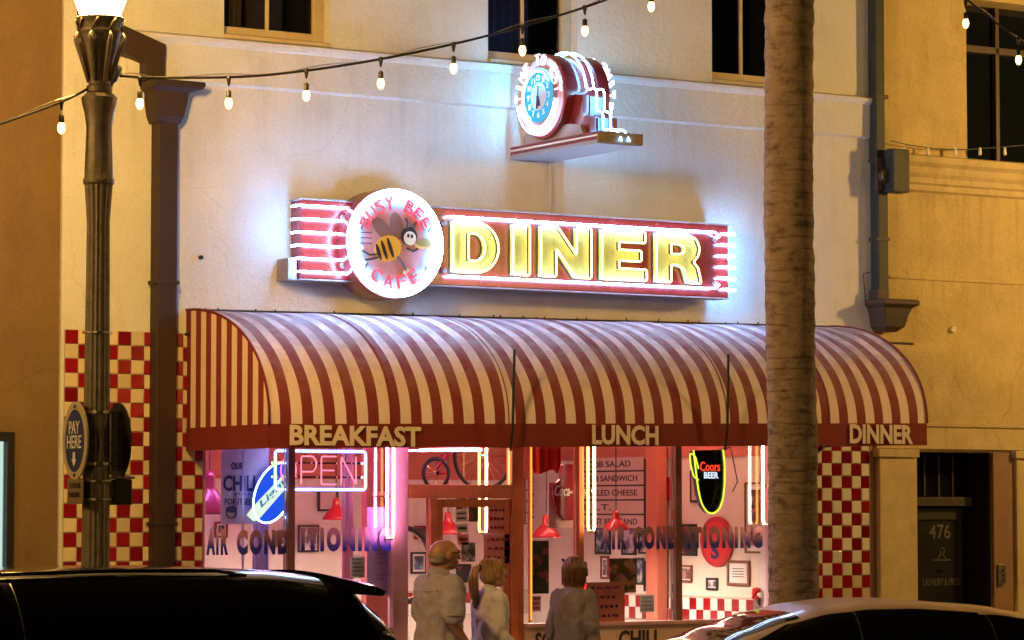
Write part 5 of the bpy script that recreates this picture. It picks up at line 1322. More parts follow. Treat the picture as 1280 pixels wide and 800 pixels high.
# glass shaped beer sign
Y = .17
be = thing('beer_neon_sign', 'black glass shaped BEER sign with a yellow green neon outline', 'neon sign', at(885, 610, Y))
outl = [(866, 563), (903, 562), (905, 580), (905, 605), (903, 624), (898, 637), (891, 642), (884, 641), (877, 632), (873, 618), (870, 598)]
op = [at(x, y, Y) for x, y in outl]
bevel(MB().prism([(v.x, v.z) for v in op], Y, Y + .06).build('body', M['blackgloss'], be), .006)
tb(fillet([(v.x, Y - .012, v.z) for v in op[1:] + op[:1]], .05, False, 4), M['n_yellow'], .008, False, 'outline_tube', be)
hp_ = [at(x, y, Y) for x, y in ((872, 600), (866, 596), (862, 580), (861, 566), (868, 570), (872, 586))]
tb(fillet([(v.x, Y - .015, v.z) for v in hp_], .03, False, 4), M['n_yellow'], .007, False, 'handle_tube', be)
text_px('Coors', (875, 577), (900, 589), Y - .004, emit('beer_red_letters', (1, .06, .02), 1.1), be, bold=.02)
text_px('BEER', (880, 590), (898, 598), Y - .004, emit('beer_white_letters', (.75, .85, 1), 1.0), be, bold=.03)
MB().tube([(at(905, 570, Y).x, Y + .03, 2.6), (at(915, 563, Y).x, Y + .02, 2.62), (at(925, 600, Y).x, Y + .04, 2.3), (at(918, 612, Y).x, Y + .03, 2.2)], .006, 6).build('cord', M['cable'], be)
# red oval sign on side wall
ro = thing('oval_sign', 'dark red oval sign on the wall partly behind the lettering', 'sign', atx(896, 678, RX1))
c_ = atx(896, 677, RX1 - .02); ry = abs(atx(876, 677, RX1).y - atx(916, 677, RX1).y) / 2; rz = .245
X = RX1 - .02
pl = MB().prism([(c_.y + ry * math.cos(2 * PI * i / 36), c_.z + rz * math.sin(2 * PI * i / 36)) for i in range(36)], X - .01, X + .015, 'yz').build('plate', mat('oval_red_enamel', (.40, .012, .02), .3, coat=.4), ro)
MB().prism([(c_.y + ry * .8 * math.cos(2 * PI * i / 36), c_.z + rz * .84 * math.sin(2 * PI * i / 36)) for i in range(36)], X - .013, X - .0105, 'yz').build('inner_oval', mat('oval_red_inner', (.55, .03, .03), .3), pl)
text('S', X - .015, c_.y + .08, c_.z - .17, .14, .16, M['n_blue'] if 0 else M['ink_navy'], pl, basis='-x', bold=.04)
# red round sign near column
t = tag(MB().lathe([(.12, -.01), (.12, .01)], (atx(838, 611, RX1 - .02).x, atx(838, 611, RX1 - .02).y, atx(838, 611, RX1 - .02).z), 28, 'x').build('round_sign', M['tile_red']), 'plain dark red disc sign right of the menu board', 'sign')

# posters on the glass near the door
def sheet(label, a, b, m, Y=.085, lines=5, ink=M['ink_red'], seed=1, tiltv=0, name='paper_poster'):
    p, q = at(*a, Y), at(*b, Y)
    t = thing(name, label, 'poster', ((p.x + q.x) / 2, Y, q.z), 'paper notices taped inside the glass')
    rs = random.Random(seed)
    MB().box(p.x, q.x, Y, Y + .002, q.z, p.z).build('sheet', m, t)
    H = p.z - q.z; W_ = q.x - p.x; mb = MB()
    for k in range(lines):
        z = p.z - (k + .6) * H / (lines + .3); x = p.x + W_ * .12
        while x < q.x - W_ * .2:
            w = rs.uniform(.2, .8) * W_ * .22; h = H / lines * .34
            # handwritten squiggle
            pts = [(x + w * u / 6, Y - .002, z + h * (.5 if u % 2 else -.5) * rs.uniform(.4, 1)) for u in range(7)]
            mb.tube(pts, min(.005, h * .2), 4); x += w + W_ * .07
    if lines: mb.build('writing', ink, t)['kind'] = 'stuff'
    return t
sheet('large salmon paper notice at the top of the door glass', (610, 631), (633, 667), M['paper_pink'], lines=3, seed=2)
sheet('salmon handwritten notice on the door below the larger one', (605, 668), (640, 704), M['paper_pink'], lines=3, seed=3, Y=.08)
sheet('big salmon handwritten sheet between the grey haired woman and the brown posters', (733, 728), (781, 812), mat('salmon_paper', (.50, .16, .15), .8, var=.15, scale=8), lines=7, seed=4, Y=.082, ink=M['ink_navy'])
sheet('brown torn poster above the salmon sheet', (762, 698), (795, 741), picture_mat('brown_poster', [(.06, .03, .02), (.22, .10, .07), (.4, .18, .12)], 10, 3), lines=0, Y=.086)
sheet('black poster with red writing beside the door post', (661, 676), (686, 742), picture_mat('black_red_poster', [(.015, .012, .016), (.02, .015, .02), (.025, .02, .025), (.40, .04, .06)], 9, 8), lines=0, Y=.13)
sheet('small grey notice with a round stamp at the top left of the door glass', (570, 623), (583, 637), picture_mat('grey_notice', [(.08, .05, .04), (.35, .25, .2), (.5, .36, .3)], 20, 4), lines=0, Y=.083)
sheet('pale ticket notice under the round stamp notice', (570, 638), (584, 652), M['paper_white'], lines=2, seed=8, Y=.083, ink=M['ink'])
sheet('dark narrow poster left of the door tubes', (586, 623), (598, 652), PIC[3], lines=0, Y=.083)
sheet('pale card with one dark line above the red framed card', (571, 655), (585, 666), M['paper_white'], lines=1, seed=9, Y=.083, ink=M['ink'])
sheet('small red bordered card on the door glass behind the bald man', (572, 668), (586, 681), M['paper_pink'], lines=1, seed=10, Y=.083)
sheet('grey photo sheet low on the left of the door glass', (577, 678), (594, 702), PIC[1], lines=0, Y=.083)
sheet('dark notice strip at the right edge of the door glass', (634, 624), (640, 668), PIC[2], lines=0, Y=.083)

sheet('pale menu sheet low in the left window beside the lilac poster', (438, 696), (456, 722), M['paper_white'], lines=5, seed=21, Y=.13, ink=M['ink'])
sheet('small pink card low at the left edge of the narrow window', (663, 745), (676, 764), M['paper_pink'], lines=3, seed=22, Y=.14)
sheet('cream opening hours card beside the salmon sheet', (800, 744), (818, 765), M['paper_white'], lines=4, seed=23, Y=.14, ink=M['ink_red'])
picture_y('red framed photo at the far left of the cream back wall', (268, 652), (284, 672), BY, M['sign_darkred'], PIC[1], .015)
picture_y('small gold brown framed photo left of the brown mullion', (345, 664), (360, 684), BY, WB, PIC[2], .012)
picture_y('narrow dark framed photo above the lilac toned drapes', (430, 655), (441, 680), BY, WD, PIC[0], .01)
picture_y('black framed menu photo between the door and the red lamp', (546, 688), (556, 712), BY, BK, PIC[1], .01)
picture_x('small black framed snapshot above the certificate', (884, 722), (898, 738), BK, PIC[1], .012)
picture_x('small brown framed snapshot left of the round red sign', (851, 706), (866, 728), WB, PIC[2], .012)
# pale hanging drapes at the top of the left window
for i_, (pa, pb, lab) in enumerate(((316, 336, 'pale lilac drape hanging right of the chili poster'), (428, 441, 'pale pink drape hanging behind the last letter of OPEN'))):
    xa, xb = at(pa, 600, .5).x, at(pb, 600, .5).x; vs2 = []
    for q_ in range(25): xx = xa + (xb - xa) * q_ / 24; vs2 += [(xx, .5 + .02 * math.sin(q_ * 1.3), 1.1), (xx, .5 + .02 * math.sin(q_ * 1.3 + .4), 3.05)]
    dr_ = MB(); dr_.add(vs2, [(2 * q_, 2 * q_ + 1, 2 * q_ + 3, 2 * q_ + 2) for q_ in range(24)])
    tag(dr_.build('window_drape', M['paper_lilac'] if i_ == 0 else M['paper_pink'], None, 'all'), lab, 'drape', 'drapes in the left window')

# pendant lamps
def pendant(label, px, py_top, py_bot, wpx, Y, m, on=True):
    c = at(px, py_bot, Y); r = wpx / 150 / 2; h = at(px, py_top, Y).z - c.z
    t = thing('pendant_lamp', label, 'pendant lamp', c, 'red pendant lamps inside the diner')
    prof = [(r, 0), (r * .97, .02), (r * .75, h * .30), (r * .42, h * .52), (r * .28, h * .62), (r * .26, h * .85), (r * .15, h)]
    mb = MB(); n = 32
    for (rr, z) in prof:
        for j in range(n): mb.v.append((c.x + rr * math.cos(2 * PI * j / n), c.y + rr * math.sin(2 * PI * j / n), c.z + z))
    for i in range(len(prof) - 1):
        for j in range(n): mb.f.append((i * n + j, i * n + (j + 1) % n, (i + 1) * n + (j + 1) % n, (i + 1) * n + j))
    s = mb.build('shade', m, t, 'all', fix=False); sol = s.modifiers.new('solid', 'SOLIDIFY'); sol.thickness = .004
    MB().tube([(c.x, c.y, c.z + h), (c.x, c.y, 3.05)], .005, 6).build('cord', M['cable'], t)
    MB().ell((c.x, c.y, c.z + .045), (.032, .032, .042)).build('bulb', M['pendant_bulb'], t, 'all')
    return t
pendant('red dome pendant lamp right of the entrance post', 683, 643, 672, 44, 1.9, M['shade_red'])
pendant('red dome pendant lamp behind the upright of the third window', 825, 638, 663, 40, 2.3, M['shade_red'])
pendant('red pendant lamp, shade coloured dark as if off, at the left edge of the left window', 262, 588, 643, 56, 1.4, M['shade_off'])
pendant('red pendant lamp hidden behind the door notices', 560, 640, 668, 40, 2.6, M['shade_red'])
pendant('red pendant lamp deep in the room behind the OPEN sign', 420, 622, 650, 40, 3.0, M['shade_red'])
pendant('red pendant lamp near the right wall behind the certificate', 935, 638, 663, 40, 1.2, M['shade_red'])
pendant('red pendant lamp in the middle of the right window', 770, 638, 663, 40, 1.2, M['shade_red'])

# tricycle hanging over the transom
tc = thing('tricycle', 'old red tricycle with a black tyre displayed above the entrance transom', 'tricycle', at(600, 590, .45))
def wheel(cx, cy, cz, r, parent, spokes=18, tw=.016):
    ty = MB().tube([(cx + r * math.cos(2 * PI * i / 40), cy, cz + r * math.sin(2 * PI * i / 40)) for i in range(40)], tw, 8, True).build('tyre', M['rubber'], parent, 'all')
    sp = MB()
    for i in range(spokes): a = 2 * PI * i / spokes; sp.tube([(cx, cy + .02 * (-1) ** i, cz), (cx + (r - .01) * math.cos(a), cy, cz + (r - .01) * math.sin(a))], .0018, 4, caps=False)
    sp.lathe([(.018, -.03), (.018, .03)], (cx, cy, cz), 10, 'y'); sp.build('spokes', M['chrome'], ty)
w0 = at(604, 570, .45); wheel(w0.x, .45, w0.z, .30, tc, tw=.02)
wheel(at(545, 578, .60).x, .60, w0.z - .16, .13, tc, 10); wheel(at(545, 578, .3).x, .30, w0.z - .16, .13, tc, 10)
fm = MB(); rx = at(545, 578, .45).x
fm.tube([(w0.x, .42, w0.z), (w0.x - .03, .42, w0.z + .36)], .012); fm.tube([(w0.x, .48, w0.z), (w0.x - .03, .48, w0.z + .36)], .012)
fm.tube([(w0.x - .03, .45, w0.z + .30), (w0.x - .18, .45, w0.z + .20), (rx, .45, w0.z - .12)], .018); fm.tube([(rx, .28, w0.z - .16), (rx, .62, w0.z - .16)], .012)
fm.build('frame', M['shade_red'], tc, 'all')
fm = MB(); fm.ell((rx + .12, .45, w0.z + .12), (.13, .09, .03)); fm.tube([(rx + .12, .45, w0.z + .1), (rx + .12, .45, w0.z - .04)], .01); fm.build('saddle', M['black'], tc, 'all')
MB().tube([(w0.x - .1, .25, w0.z + .42), (w0.x - .03, .40, w0.z + .40), (w0.x - .03, .50, w0.z + .40), (w0.x - .1, .65, w0.z + .42)], .012).build('handlebar', M['chrome'], tc, 'all')
# glass display shelf carrying it
sh = thing('display_shelf', 'narrow red display shelf above the transom under the tricycle', 'shelf', (-.5, .5, 2.26))
MB().cbox(-.98, .03, .20, .80, w0.z - .36, w0.z - .325, .004).build('board', M['redframe'], sh)
for xx in (-.9, -.05): MB().tube([(xx, .75, w0.z - .34), (xx, .75, 3.08)], .008).build('hanger', M['chrome'], sh)
# black hoop on back wall by the door
Y = 2.2; hc = at(503, 706, Y)
hoop = thing('bicycle_tyre', 'black round tyre hoop leaning behind the entrance post', 'tyre', hc)
MB().tube([(hc.x + .32 * math.cos(2 * PI * i / 48), Y, hc.z + .36 * math.sin(2 * PI * i / 48)) for i in range(48)], .02, 8, True).build('tyre', M['rubber'], hoop, 'all')
MB().tube([(hc.x + .29 * math.cos(2 * PI * i / 48), Y, hc.z + .33 * math.sin(2 * PI * i / 48)) for i in range(48)], .010, 8, True).build('rim', M['chrome'], hoop, 'all')
MB().box(hc.x - .02, hc.x + .02, Y - .02, Y + .02, 0, hc.z - .36).build('stand', M['black'], hoop)

# tables and chairs
def table(label, x, y, w=.7, d=.7, top=M['ink_white']):
    t = thing('dining_table', label, 'table', (x, y, 0), 'diner tables')
    MB().cbox(x - w / 2, x + w / 2, y - d / 2, y + d / 2, .745, .775, .008).build('table_top', top, t)
    MB().lathe([(.22, 0), (.22, .02), (.04, .05), (.03, .74)], (x, y, 0), 20).build('leg', M['chrome'], t, True)
table('white topped table in the left window', -2.3, 1.0); table('white topped table behind the wide window', 1.4, 1.0); table('white topped table beside the right wall', 2.5, 1.6)
def chair(label, x, y, rz):
    t = thing('diner_chair', label, 'chair', (x, y, 0), 'red diner chairs')
    def lo(mb, name, m, sm=True): return mb.build(name, m, t, sm)
    c_, s_ = math.cos(rz), math.sin(rz)
    def R(p): return (x + p[0] * c_ - p[1] * s_, y + p[0] * s_ + p[1] * c_, p[2])
    b = MB(); b.cbox(-.2, .2, -.2, .2, .44, .49, .015); b.v = [R(p) for p in b.v]; lo(b, 'seat', M['shade_red'])
    b = MB(); b.cbox(-.2, .2, .19, .22, .95, 1.30, .012); b.v = [R(p) for p in b.v]; lo(b, 'backrest', M['shade_red'])
    for sx in (-1, 1):
        b = MB().tube([(sx * .18, .205, 0), (sx * .18, .19, .44), (sx * .18, .205, .95)], .011); b.v = [R(p) for p in b.v]; lo(b, 'leg', M['chrome'])
        b = MB().tube([(sx * .18, -.19, 0), (sx * .18, -.18, .44)], .011); b.v = [R(p) for p in b.v]; lo(b, 'leg', M['chrome'])
chair('red chair at the left window table', -2.35, 1.7, 0); chair('red chair at the right wall table', 2.5, 2.3, .2); chair('red chair behind the chili poster', -1.8, 1.1, -1.4)
# things on the window sill
vs_ = thing('flower_vase', 'small steel pot with red flowers at the right end of the window', 'vase', at(950, 765, .35))
c = at(950, 763, .35); MB().lathe([(.05, 0), (.06, .02), (.065, .10), (.06, .12)], c, 20).build('pot', M['chrome'], vs_, True)
fl = MB()
for k in range(14): fl.ell(c + Vector((random.uniform(-.07, .07), random.uniform(-.05, .05), random.uniform(.12, .2))), (.022, .022, .02), 8, 6)
fl.build('flowers', M['cloth_red'], vs_, 'all'); MB().cbox(c.x - .12, c.x + .1, .28, .42, c.z - .02, c.z - .002, .004).build('stand', M['steel'], vs_)
mh = thing('menu_holder', 'clear menu holder on the sill at the end of the left window', 'menu holder', at(491, 765, .24))
c = at(491, 765, .24); MB().cbox(c.x - .04, c.x + .05, .22, .26, 1.02, 1.32, .004).build('holder', M['chrome'], mh); MB().box(c.x - .03, c.x + .04, .214, .219, 1.04, 1.30).build('menu', picture_mat('menu_print', [(.1, .16, .12), (.4, .42, .34), (.55, .5, .42)], 14, 2), mh)

# low black rail in front of the windows
rl = thing('iron_railing', 'low black iron railing in front of the diner windows', 'railing', (.6, -.75, 0))
rm = MB(); rm.cbox(-1.0, 2.9, -.77, -.73, .80, .835, .004); rm.build('top_rail', M['black'], rl)
MB().cbox(-1.0, 2.9, -.765, -.735, .12, .15, .004).build('bottom_rail', M['black'], rl)
bar = MB().cbox(-.008, .008, -.008, .008, .151, .799, .002).mesh('bar', M['black'])
for i in range(32):
    o = link('bar', bar, rl); o.location = (-.95 + i * .123, -.75, 0)
for xx in (-1.0, .3, 1.6, 2.9): MB().cbox(xx - .02, xx + .02, -.77, -.73, 0, .86, .004).build('post', M['black'], rl)

# ================================================================== PEOPLE
def remesh(mb, name, m, parent, vox=.008, smooth=2, mats=None):
    me = mb.mesh(name, m, False, True)
    ob = bpy.data.objects.new('tmp', me); C.objects.link(ob)
    r = ob.modifiers.new('r', 'REMESH'); r.mode = 'VOXEL'; r.voxel_size = vox
    s = ob.modifiers.new('s', 'SMOOTH'); s.factor = .6; s.iterations = smooth
    dg = bpy.context.evaluated_depsgraph_get(); dg.update()
    me2 = bpy.data.meshes.new_from_object(ob.evaluated_get(dg)); bpy.data.objects.remove(ob)
    me2.materials.clear(); me2.materials.append(m); me2.polygons.foreach_set('use_smooth', [True] * len(me2.polygons)); me2.name = name
    return link(name, me2, parent)
from mathutils import noise as mnoise
def crumple(o, amp=.008, f=(9, 9, 5)):
    nr = [v.normal.copy() for v in o.data.vertices]
    for v, vn in zip(o.data.vertices, nr):
        c = v.co; n1 = mnoise.noise(Vector((c.x * f[0], c.y * f[1], c.z * f[2] + 3))); n2 = mnoise.noise(Vector((c.x * f[0] * 2.1 + 7, c.y * f[1] * 2.1, c.z * f[2] * 3)))
        v.co += vn * (amp * (1 - abs(n1) * 3.2) + amp * .5 * n2 + amp * .3)
    return o
def hand(mb, w, d, side):
    """w wrist point, d pointing direction of the fingers (down), slightly curled"""
    w = Vector(w); d = Vector(d).normalized(); fwd = Vector((1, 0, 0)); fwd = (fwd - d * fwd.dot(d)).normalized(); inn = Vector((0, -side, 0))
    mb.cap(w, w + d * .05, .024, .026); mb.cap(w + d * .02 - fwd * .012, w + d * .085 - fwd * .026, .017, .013); mb.cap(w + d * .02 + fwd * .012, w + d * .085 + fwd * .026, .017, .013)
    mb.cap(w + d * .05, w + d * .088, .02, .015)
    for k, L in enumerate((.068, .078, .073, .058)):
        b = w + d * .088 + fwd * (.030 - k * .020); m_ = b + d * L * .55 + inn * .006; e = m_ + d * L * .42 + inn * .02
        mb.cap(b, m_, .0088, .0080, 8); mb.cap(m_, e, .0080, .0065, 8)
    b = w + d * .03 + fwd * .03 + inn * .008; m_ = b + d * .035 + fwd * .025 + inn * .008; mb.cap(b, m_, .012, .010, 8); mb.cap(m_, m_ + d * .03 + fwd * .004 + inn * .006, .010, .008, 8)
def person(label, x, y, rz, height, skin, shirt, trous, hair, kind):
    k = height / 1.75
    t = bpy.data.objects.new('person', None); C.objects.link(t); tag(t, label, 'person')
    female = kind != 'man'
    sw = .150 if female else .175
    def S(p): return p
    stride = .10
    legs = []
    for s in (-1, 1):
        hip = (0, s * .088, .90); knee = (.06 + s * stride * .6, s * .09, .48); ank = (-.02 + s * stride * 1.3, s * .09, .085)
        legs.append((s, hip, knee, ank))
    arms = []
    for s in (-1, 1):
        sh = (-.01, s * sw, 1.415); 
        if kind == 'man': el = (-.05 if s < 0 else .0, s * (sw + .07), 1.12); wr = (.10 if s < 0 else .12, s * (sw + .06), .90)
        elif kind == 'pony': el = (-.03, s * (sw + .05), 1.13); wr = (.14, s * (sw + .02), .98)
        else: el = (-.03, s * (sw + .06), 1.13); wr = (.06, s * (sw + .05), .90)
        arms.append((s, sh, el, wr))
    # body
    b = MB()
    b.ell((0, 0, .96), (.115, .155, .13)); b.ell((.0, 0, 1.12), (.10, .13, .17)); b.ell((-.005, 0, 1.31), (.115, .150 if female else .165, .16))
    b.cap((-.02, -sw + .03, 1.415), (-.02, sw - .03, 1.415), .058, .058)
    b.cap((-.03, 0, 1.42), (.01, 0, 1.56), .062 if not female else .05, .055 if not female else .045, 16)
    for s, hip, knee, ank in legs:
        b.cap(hip, knee, .085, .055, 14); b.cap(knee, ank, .056, .036, 14); b.cap(ank, (ank[0] + .15, ank[1], .045), .042, .032); b.ell((ank[0] - .02, ank[1], .05), (.05, .035, .045))
    for s, sh, el, wr in arms:
        b.cap(sh, el, .048, .037, 14); b.cap(el, wr, .037, .025, 14)
        hand(b, wr, Vector(wr) - Vector(el) + Vector((0, 0, -.15)), s)
    hx = .025; hz = 1.645
    b.head0 = len(b.v)
    b.ell((hx - .005, 0, hz + .005), (.098, .076, .096), 24, 16); b.ell((hx + .045, 0, hz - .06), (.05, .052, .055)); b.ell((hx + .075, 0, hz - .088), (.020, .022, .018))
    b.cap((hx + .01, -.035, hz - .075), (hx + .065, -.012, hz - .085), .022, .018); b.cap((hx + .01, .035, hz - .075), (hx + .065, .012, hz - .085), .022, .018)
    b.cap((hx + .088, 0, hz + .01), (hx + .108, 0, hz - .028), .010, .014, 10); b.ell((hx + .082, -.03, hz + .022), (.016, .026, .010)); b.ell((hx + .082, .03, hz + .022), (.016, .026, .010))
    b.ell((hx + .085, 0, hz - .055), (.013, .024, .009))
    for s in (-1, 1): b.ell((hx - .008, s * .078, hz - .012), (.020, .010, .032), rot=Euler((0, .2, 0)))
    i0 = b.head0; HS = 1.13; hc_ = Vector((0, 0, 1.55))
    b.v[i0:] = [tuple(hc_ + (Vector(v) - hc_) * HS) for v in b.v[i0:]]
    body = remesh(b, 'body', skin, t, .0065, 3)
    def HB(mb): mb.v = [tuple(hc_ + (Vector(v) - hc_) * HS) for v in mb.v]; return mb
    for s in (-1, 1): HB(MB().ell((hx + .083, s * .031, hz + .005), (.012, .014, .010), 12, 8)).build('eye', M['eye'], body, 'all')
    HB(MB().ell((hx + .093, 0, hz - .057), (.008, .021, .007), 12, 8)).build('lips', M['lips'], body, 'all')
    # trousers
    tr_ = MB(); tr_.ell((0, 0, .95), (.13, .168, .13))
    for s, hip, knee, ank in legs: tr_.cap(hip, knee, .098, .072, 14); tr_.cap(knee, (ank[0], ank[1], .12), .072, .062, 14)
    crumple(remesh(tr_, 'trousers', trous, t, .012, 3), .006)
    for s, hip, knee, ank in legs:
        MB().cap((ank[0] - .02, ank[1], .05), (ank[0] + .15, ank[1], .042), .052, .040, 14).box(ank[0] - .07, ank[0] + .19, ank[1] - .04, ank[1] + .04, 0, .02).build('shoe', M['shoe'], t, True)
    # top
    g = MB(); lo = .84 if kind == 'man' else (.88 if kind == 'pony' else .80)
    n = 40
    prof = [(.150, .185, lo), (.152, .185, lo + .06), (.140, .172, 1.0), (.132, .165, 1.12), (.135, .175, 1.22), (.140, sw + .022, 1.31), (.130, sw + .044, 1.37), (.112, sw + .030, 1.43), (.090, sw - .03, 1.47), (.066, .075, 1.495), (.058, .064, 1.505)]
    rs = random.Random(int(height * 1000))
    ph = [rs.uniform(0, 6) for _ in range(4)]
    for (a, w, z) in prof:
        low = max(0, (1.32 - z))
        for j in range(n):
            an = 2 * PI * j / n
            fold = 1 + low * .09 * (math.sin(an * 7 + ph[0] + z * 2) + .6 * math.sin(an * 11 + ph[1] - z * 5)) + .012 * math.sin(an * 3 + z * 14 + ph[2])
            e = 2.4; ca, sa = math.cos(an), math.sin(an)
            rx_ = abs(ca) ** (2 / e) * (1 if ca > 0 else -1) * a * fold; ry_ = abs(sa) ** (2 / e) * (1 if sa > 0 else -1) * w * fold
            g.v.append((-.008 + rx_, ry_, z))
    for i in range(len(prof) - 1):
        for j in range(n): g.f.append((i * n + j, i * n + (j + 1) % n, (i + 1) * n + (j + 1) % n, (i + 1) * n + j))
    g.f.append(tuple(range(n))[::-1]); g.f.append(tuple((len(prof) - 1) * n + j for j in range(n)))
    for s, sh, el, wr in arms:
        shv, elv, wrv = Vector(sh), Vector(el), Vector(wr)
        if kind == 'man':
            g.cap(shv, shv.lerp(elv, .8), .074, .076, 16)
        else:
            g.cap(shv, elv, .070, .056, 16); g.cap(elv, wrv.lerp(elv, .08), .056, .040, 16)
            for u in (.25, .5, .75): q = shv.lerp(elv, u); g.ell(q, (.060, .060, .018), rot=Euler((.3 * s, .25, 0)))
            for u in (.2, .45, .7): q = elv.lerp(wrv, u); g.ell(q, (.052, .050, .016), rot=Euler((.0, -.5, 0)))
    top_ = crumple(remesh(g, 'shirt' if kind != 'bob' else 'cardigan', shirt, t, .008, 2), .012 if kind == 'man' else .017)
    for s, sh, el, wr in arms:
        shv, elv, wrv = Vector(sh), Vector(el), Vector(wr)
        e_ = shv.lerp(elv, .86) if kind == 'man' else elv.lerp(wrv, .90); d_ = (elv - shv).normalized() if kind == 'man' else (wrv - elv).normalized()
        r_c = .077 if kind == 'man' else .042
        q_ = Vector((0, 1, 0)).cross(d_).normalized(); w_ = d_.cross(q_)
        MB().tube([e_ + (q_ * math.cos(a) + w_ * math.sin(a)) * r_c for a in [2 * PI * i / 24 for i in range(24)]], .007, 6, True).build('cuff', shirt, t, 'all')
    hem = [(-.008 + .155 * abs(math.cos(a)) ** (2 / 2.4) * (1 if math.cos(a) > 0 else -1), .19 * abs(math.sin(a)) ** (2 / 2.4) * (1 if math.sin(a) > 0 else -1), lo + .012) for a in [2 * PI * i / 40 for i in range(40)]]
    MB().tube(hem, .008, 6, True).build('hem', shirt, t, 'all')
    yo = [(-.150 + .03 * (y_ / sw) ** 2, y_, 1.375 - .012 * math.cos(y_ * 9)) for y_ in [-(sw - .02) + (2 * sw - .04) * i / 14 for i in range(15)]]
    MB().tube(yo, .0045, 5).build('yoke_seam', shirt, t, 'all')
    co = MB()
    cn = 28; R0 = .058 if female else .066
    for (rr, z, dx) in ((R0, 1.475, -.012), (R0 + .004, 1.50, -.012), (R0 - .004, 1.535, -.008), (R0 - .002, 1.54, -.008), (R0 + .014, 1.50, -.014), (R0 + .018, 1.468, -.014)):
        for j in range(cn): an = 2 * PI * j / cn; co.v.append((dx + rr * math.cos(an) * 1.02, rr * math.sin(an), z - .02 * math.cos(an)))
    for i in range(5):
        for j in range(cn): co.f.append((i * cn + j, i * cn + (j + 1) % cn, (i + 1) * cn + (j + 1) % cn, (i + 1) * cn + j))
    if kind != 'bob': co.build('collar', shirt, t, 'all')
    if kind == 'pony' or kind == 'bob':   # back seam / yoke fold
        MB().tube([(-.150, 0, .98), (-.142, 0, 1.1), (-.150, 0, 1.25), (-.135, 0, 1.38)], .006, 6).build('seam', shirt, t, 'all')
    # hair
    h = MB()
    if kind == 'man':
        h.ell((hx - .027, 0, hz - .014), (.0775, .0765, .052), 24, 12); h.ell((hx - .05, 0, hz - .05), (.055, .06, .03))
        h.cap((hx - .01, .074, hz + .005), (hx - .005, .074, hz - .02), .012, .010); h.cap((hx - .01, -.074, hz + .005), (hx - .005, -.074, hz - .02), .012, .010)
    elif kind == 'pony':
        h.ell((hx - .018, 0, hz + .018), (.103, .086, .100), 24, 16); h.ell((hx - .045, 0, hz - .025), (.075, .078, .07))
        h.ell((hx - .108, 0, hz + .045), (.030, .026, .026))
        pts = [(hx - .12, 0, hz + .05), (hx - .165, .006, hz + .02), (hx - .185, .01, hz - .06), (hx - .18, .01, hz - .15), (hx - .165, .005, hz - .24), (hx - .15, 0, hz - .30)]
        rr = [.020, .032, .036, .032, .024, .010]
        for i in range(5): h.cap(pts[i], pts[i + 1], rr[i], rr[i + 1], 12)
        for i in range(9):
            a = rs.uniform(-.03, .03); h.cap((pts[1][0], pts[1][1] + a, pts[1][2]), (pts[4][0] + rs.uniform(-.02, .02), pts[4][1] + a, pts[4][2] - rs.uniform(0, .05)), .012, .004, 6)
    else:
        h.ell((hx - .015, 0, hz + .022), (.108, .092, .102), 24, 16); h.ell((hx - .03, 0, hz - .045), (.090, .096, .078), 24, 14)
        for i in range(26):
            a = -2.3 + i * 4.6 / 25 + PI; q = Vector((hx - .02 + .088 * math.cos(a), .090 * math.sin(a), hz)); h.cap(q + Vector((0, 0, .03)), q + Vector((-.012 * math.cos(a), -.014 * math.sin(a), -.10 - rs.uniform(0, .018))), .016, .008, 6)
        h.cap((hx + .07, .05, hz + .06), (hx + .055, .078, hz - .03), .018, .010); h.cap((hx + .07, -.05, hz + .06), (hx + .055, -.078, hz - .03), .018, .010)
    if kind != 'man':
        st_ = MB()
        for i in range(90):
            a = rs.uniform(.6, 2 * PI - .6); r1, r2 = (.092, .100) if kind == 'bob' else (.080, .096)
            top = Vector((hx - .02 + .03 * math.cos(a), .03 * math.sin(a), hz + .118)); zlo = rs.uniform(-.115, -.08) if kind == 'bob' else rs.uniform(-.03, .04)
            pts = []
            for u in [i_ / 6 for i_ in range(7)]:
                zz = .118 - (.118 - zlo) * u ** 1.5; ww = math.sin(min(1, u * 1.5) * PI / 2)
                pts.append(Vector((hx - .02 + (r2 + .004) * ww * math.cos(a + u * .1), (r1 + .006) * ww * math.sin(a + u * .1), hz + zz + rs.uniform(-.003, .003))))
            st_.tube([tuple(hc_ + (p - hc_) * HS) for p in pts], [.0012, .003, .0035, .0035, .003, .0025, .0008], 4)
        o_s = st_.build('hair_strands', hair, t, 'all'); o_s['kind'] = 'stuff'
    hb = crumple(remesh(HB(h), 'hair', hair, t, .006, 1), .0015 if kind == 'man' else .004, (22, 22, 7))
    if kind == 'bob': HB(MB().cap((hx - .06, .082, hz + .095), (hx - .03, .092, hz + .085), .012, .009)).build('hair_clip', M['black'], hb, 'all')
    if kind == 'pony': HB(MB().lathe([(.022, -.008), (.026, 0), (.022, .008)], (hx - .128, 0, hz + .045), 14, 'x')).build('hair_tie', M['black'], hb, 'all')
    if kind == 'man': # glasses temple and moustache
        g_ = MB(); 
        for s in (-1, 1):
            g_.tube([(hx + .0, s * .083, hz + .008), (hx + .098, s * .06, hz + .010)], .0025, 5)
            g_.tube([(hx + .104 - abs(.033 + .02 * math.cos(a)) * .2, s * (.033 + .021 * math.cos(a)), hz + .004 + .016 * math.sin(a)) for a in [2 * PI * i / 14 for i in range(14)]], .002, 5, True)
        HB(g_).build('glasses', M['black'], t)
    t.scale = (k * 1.17, k * 1.12, k) if kind == 'man' else (k, k, k); t.location = (x, y, 0); t.rotation_euler = (0, 0, rz)
    return t
pm = at(561, 700, -1.8)
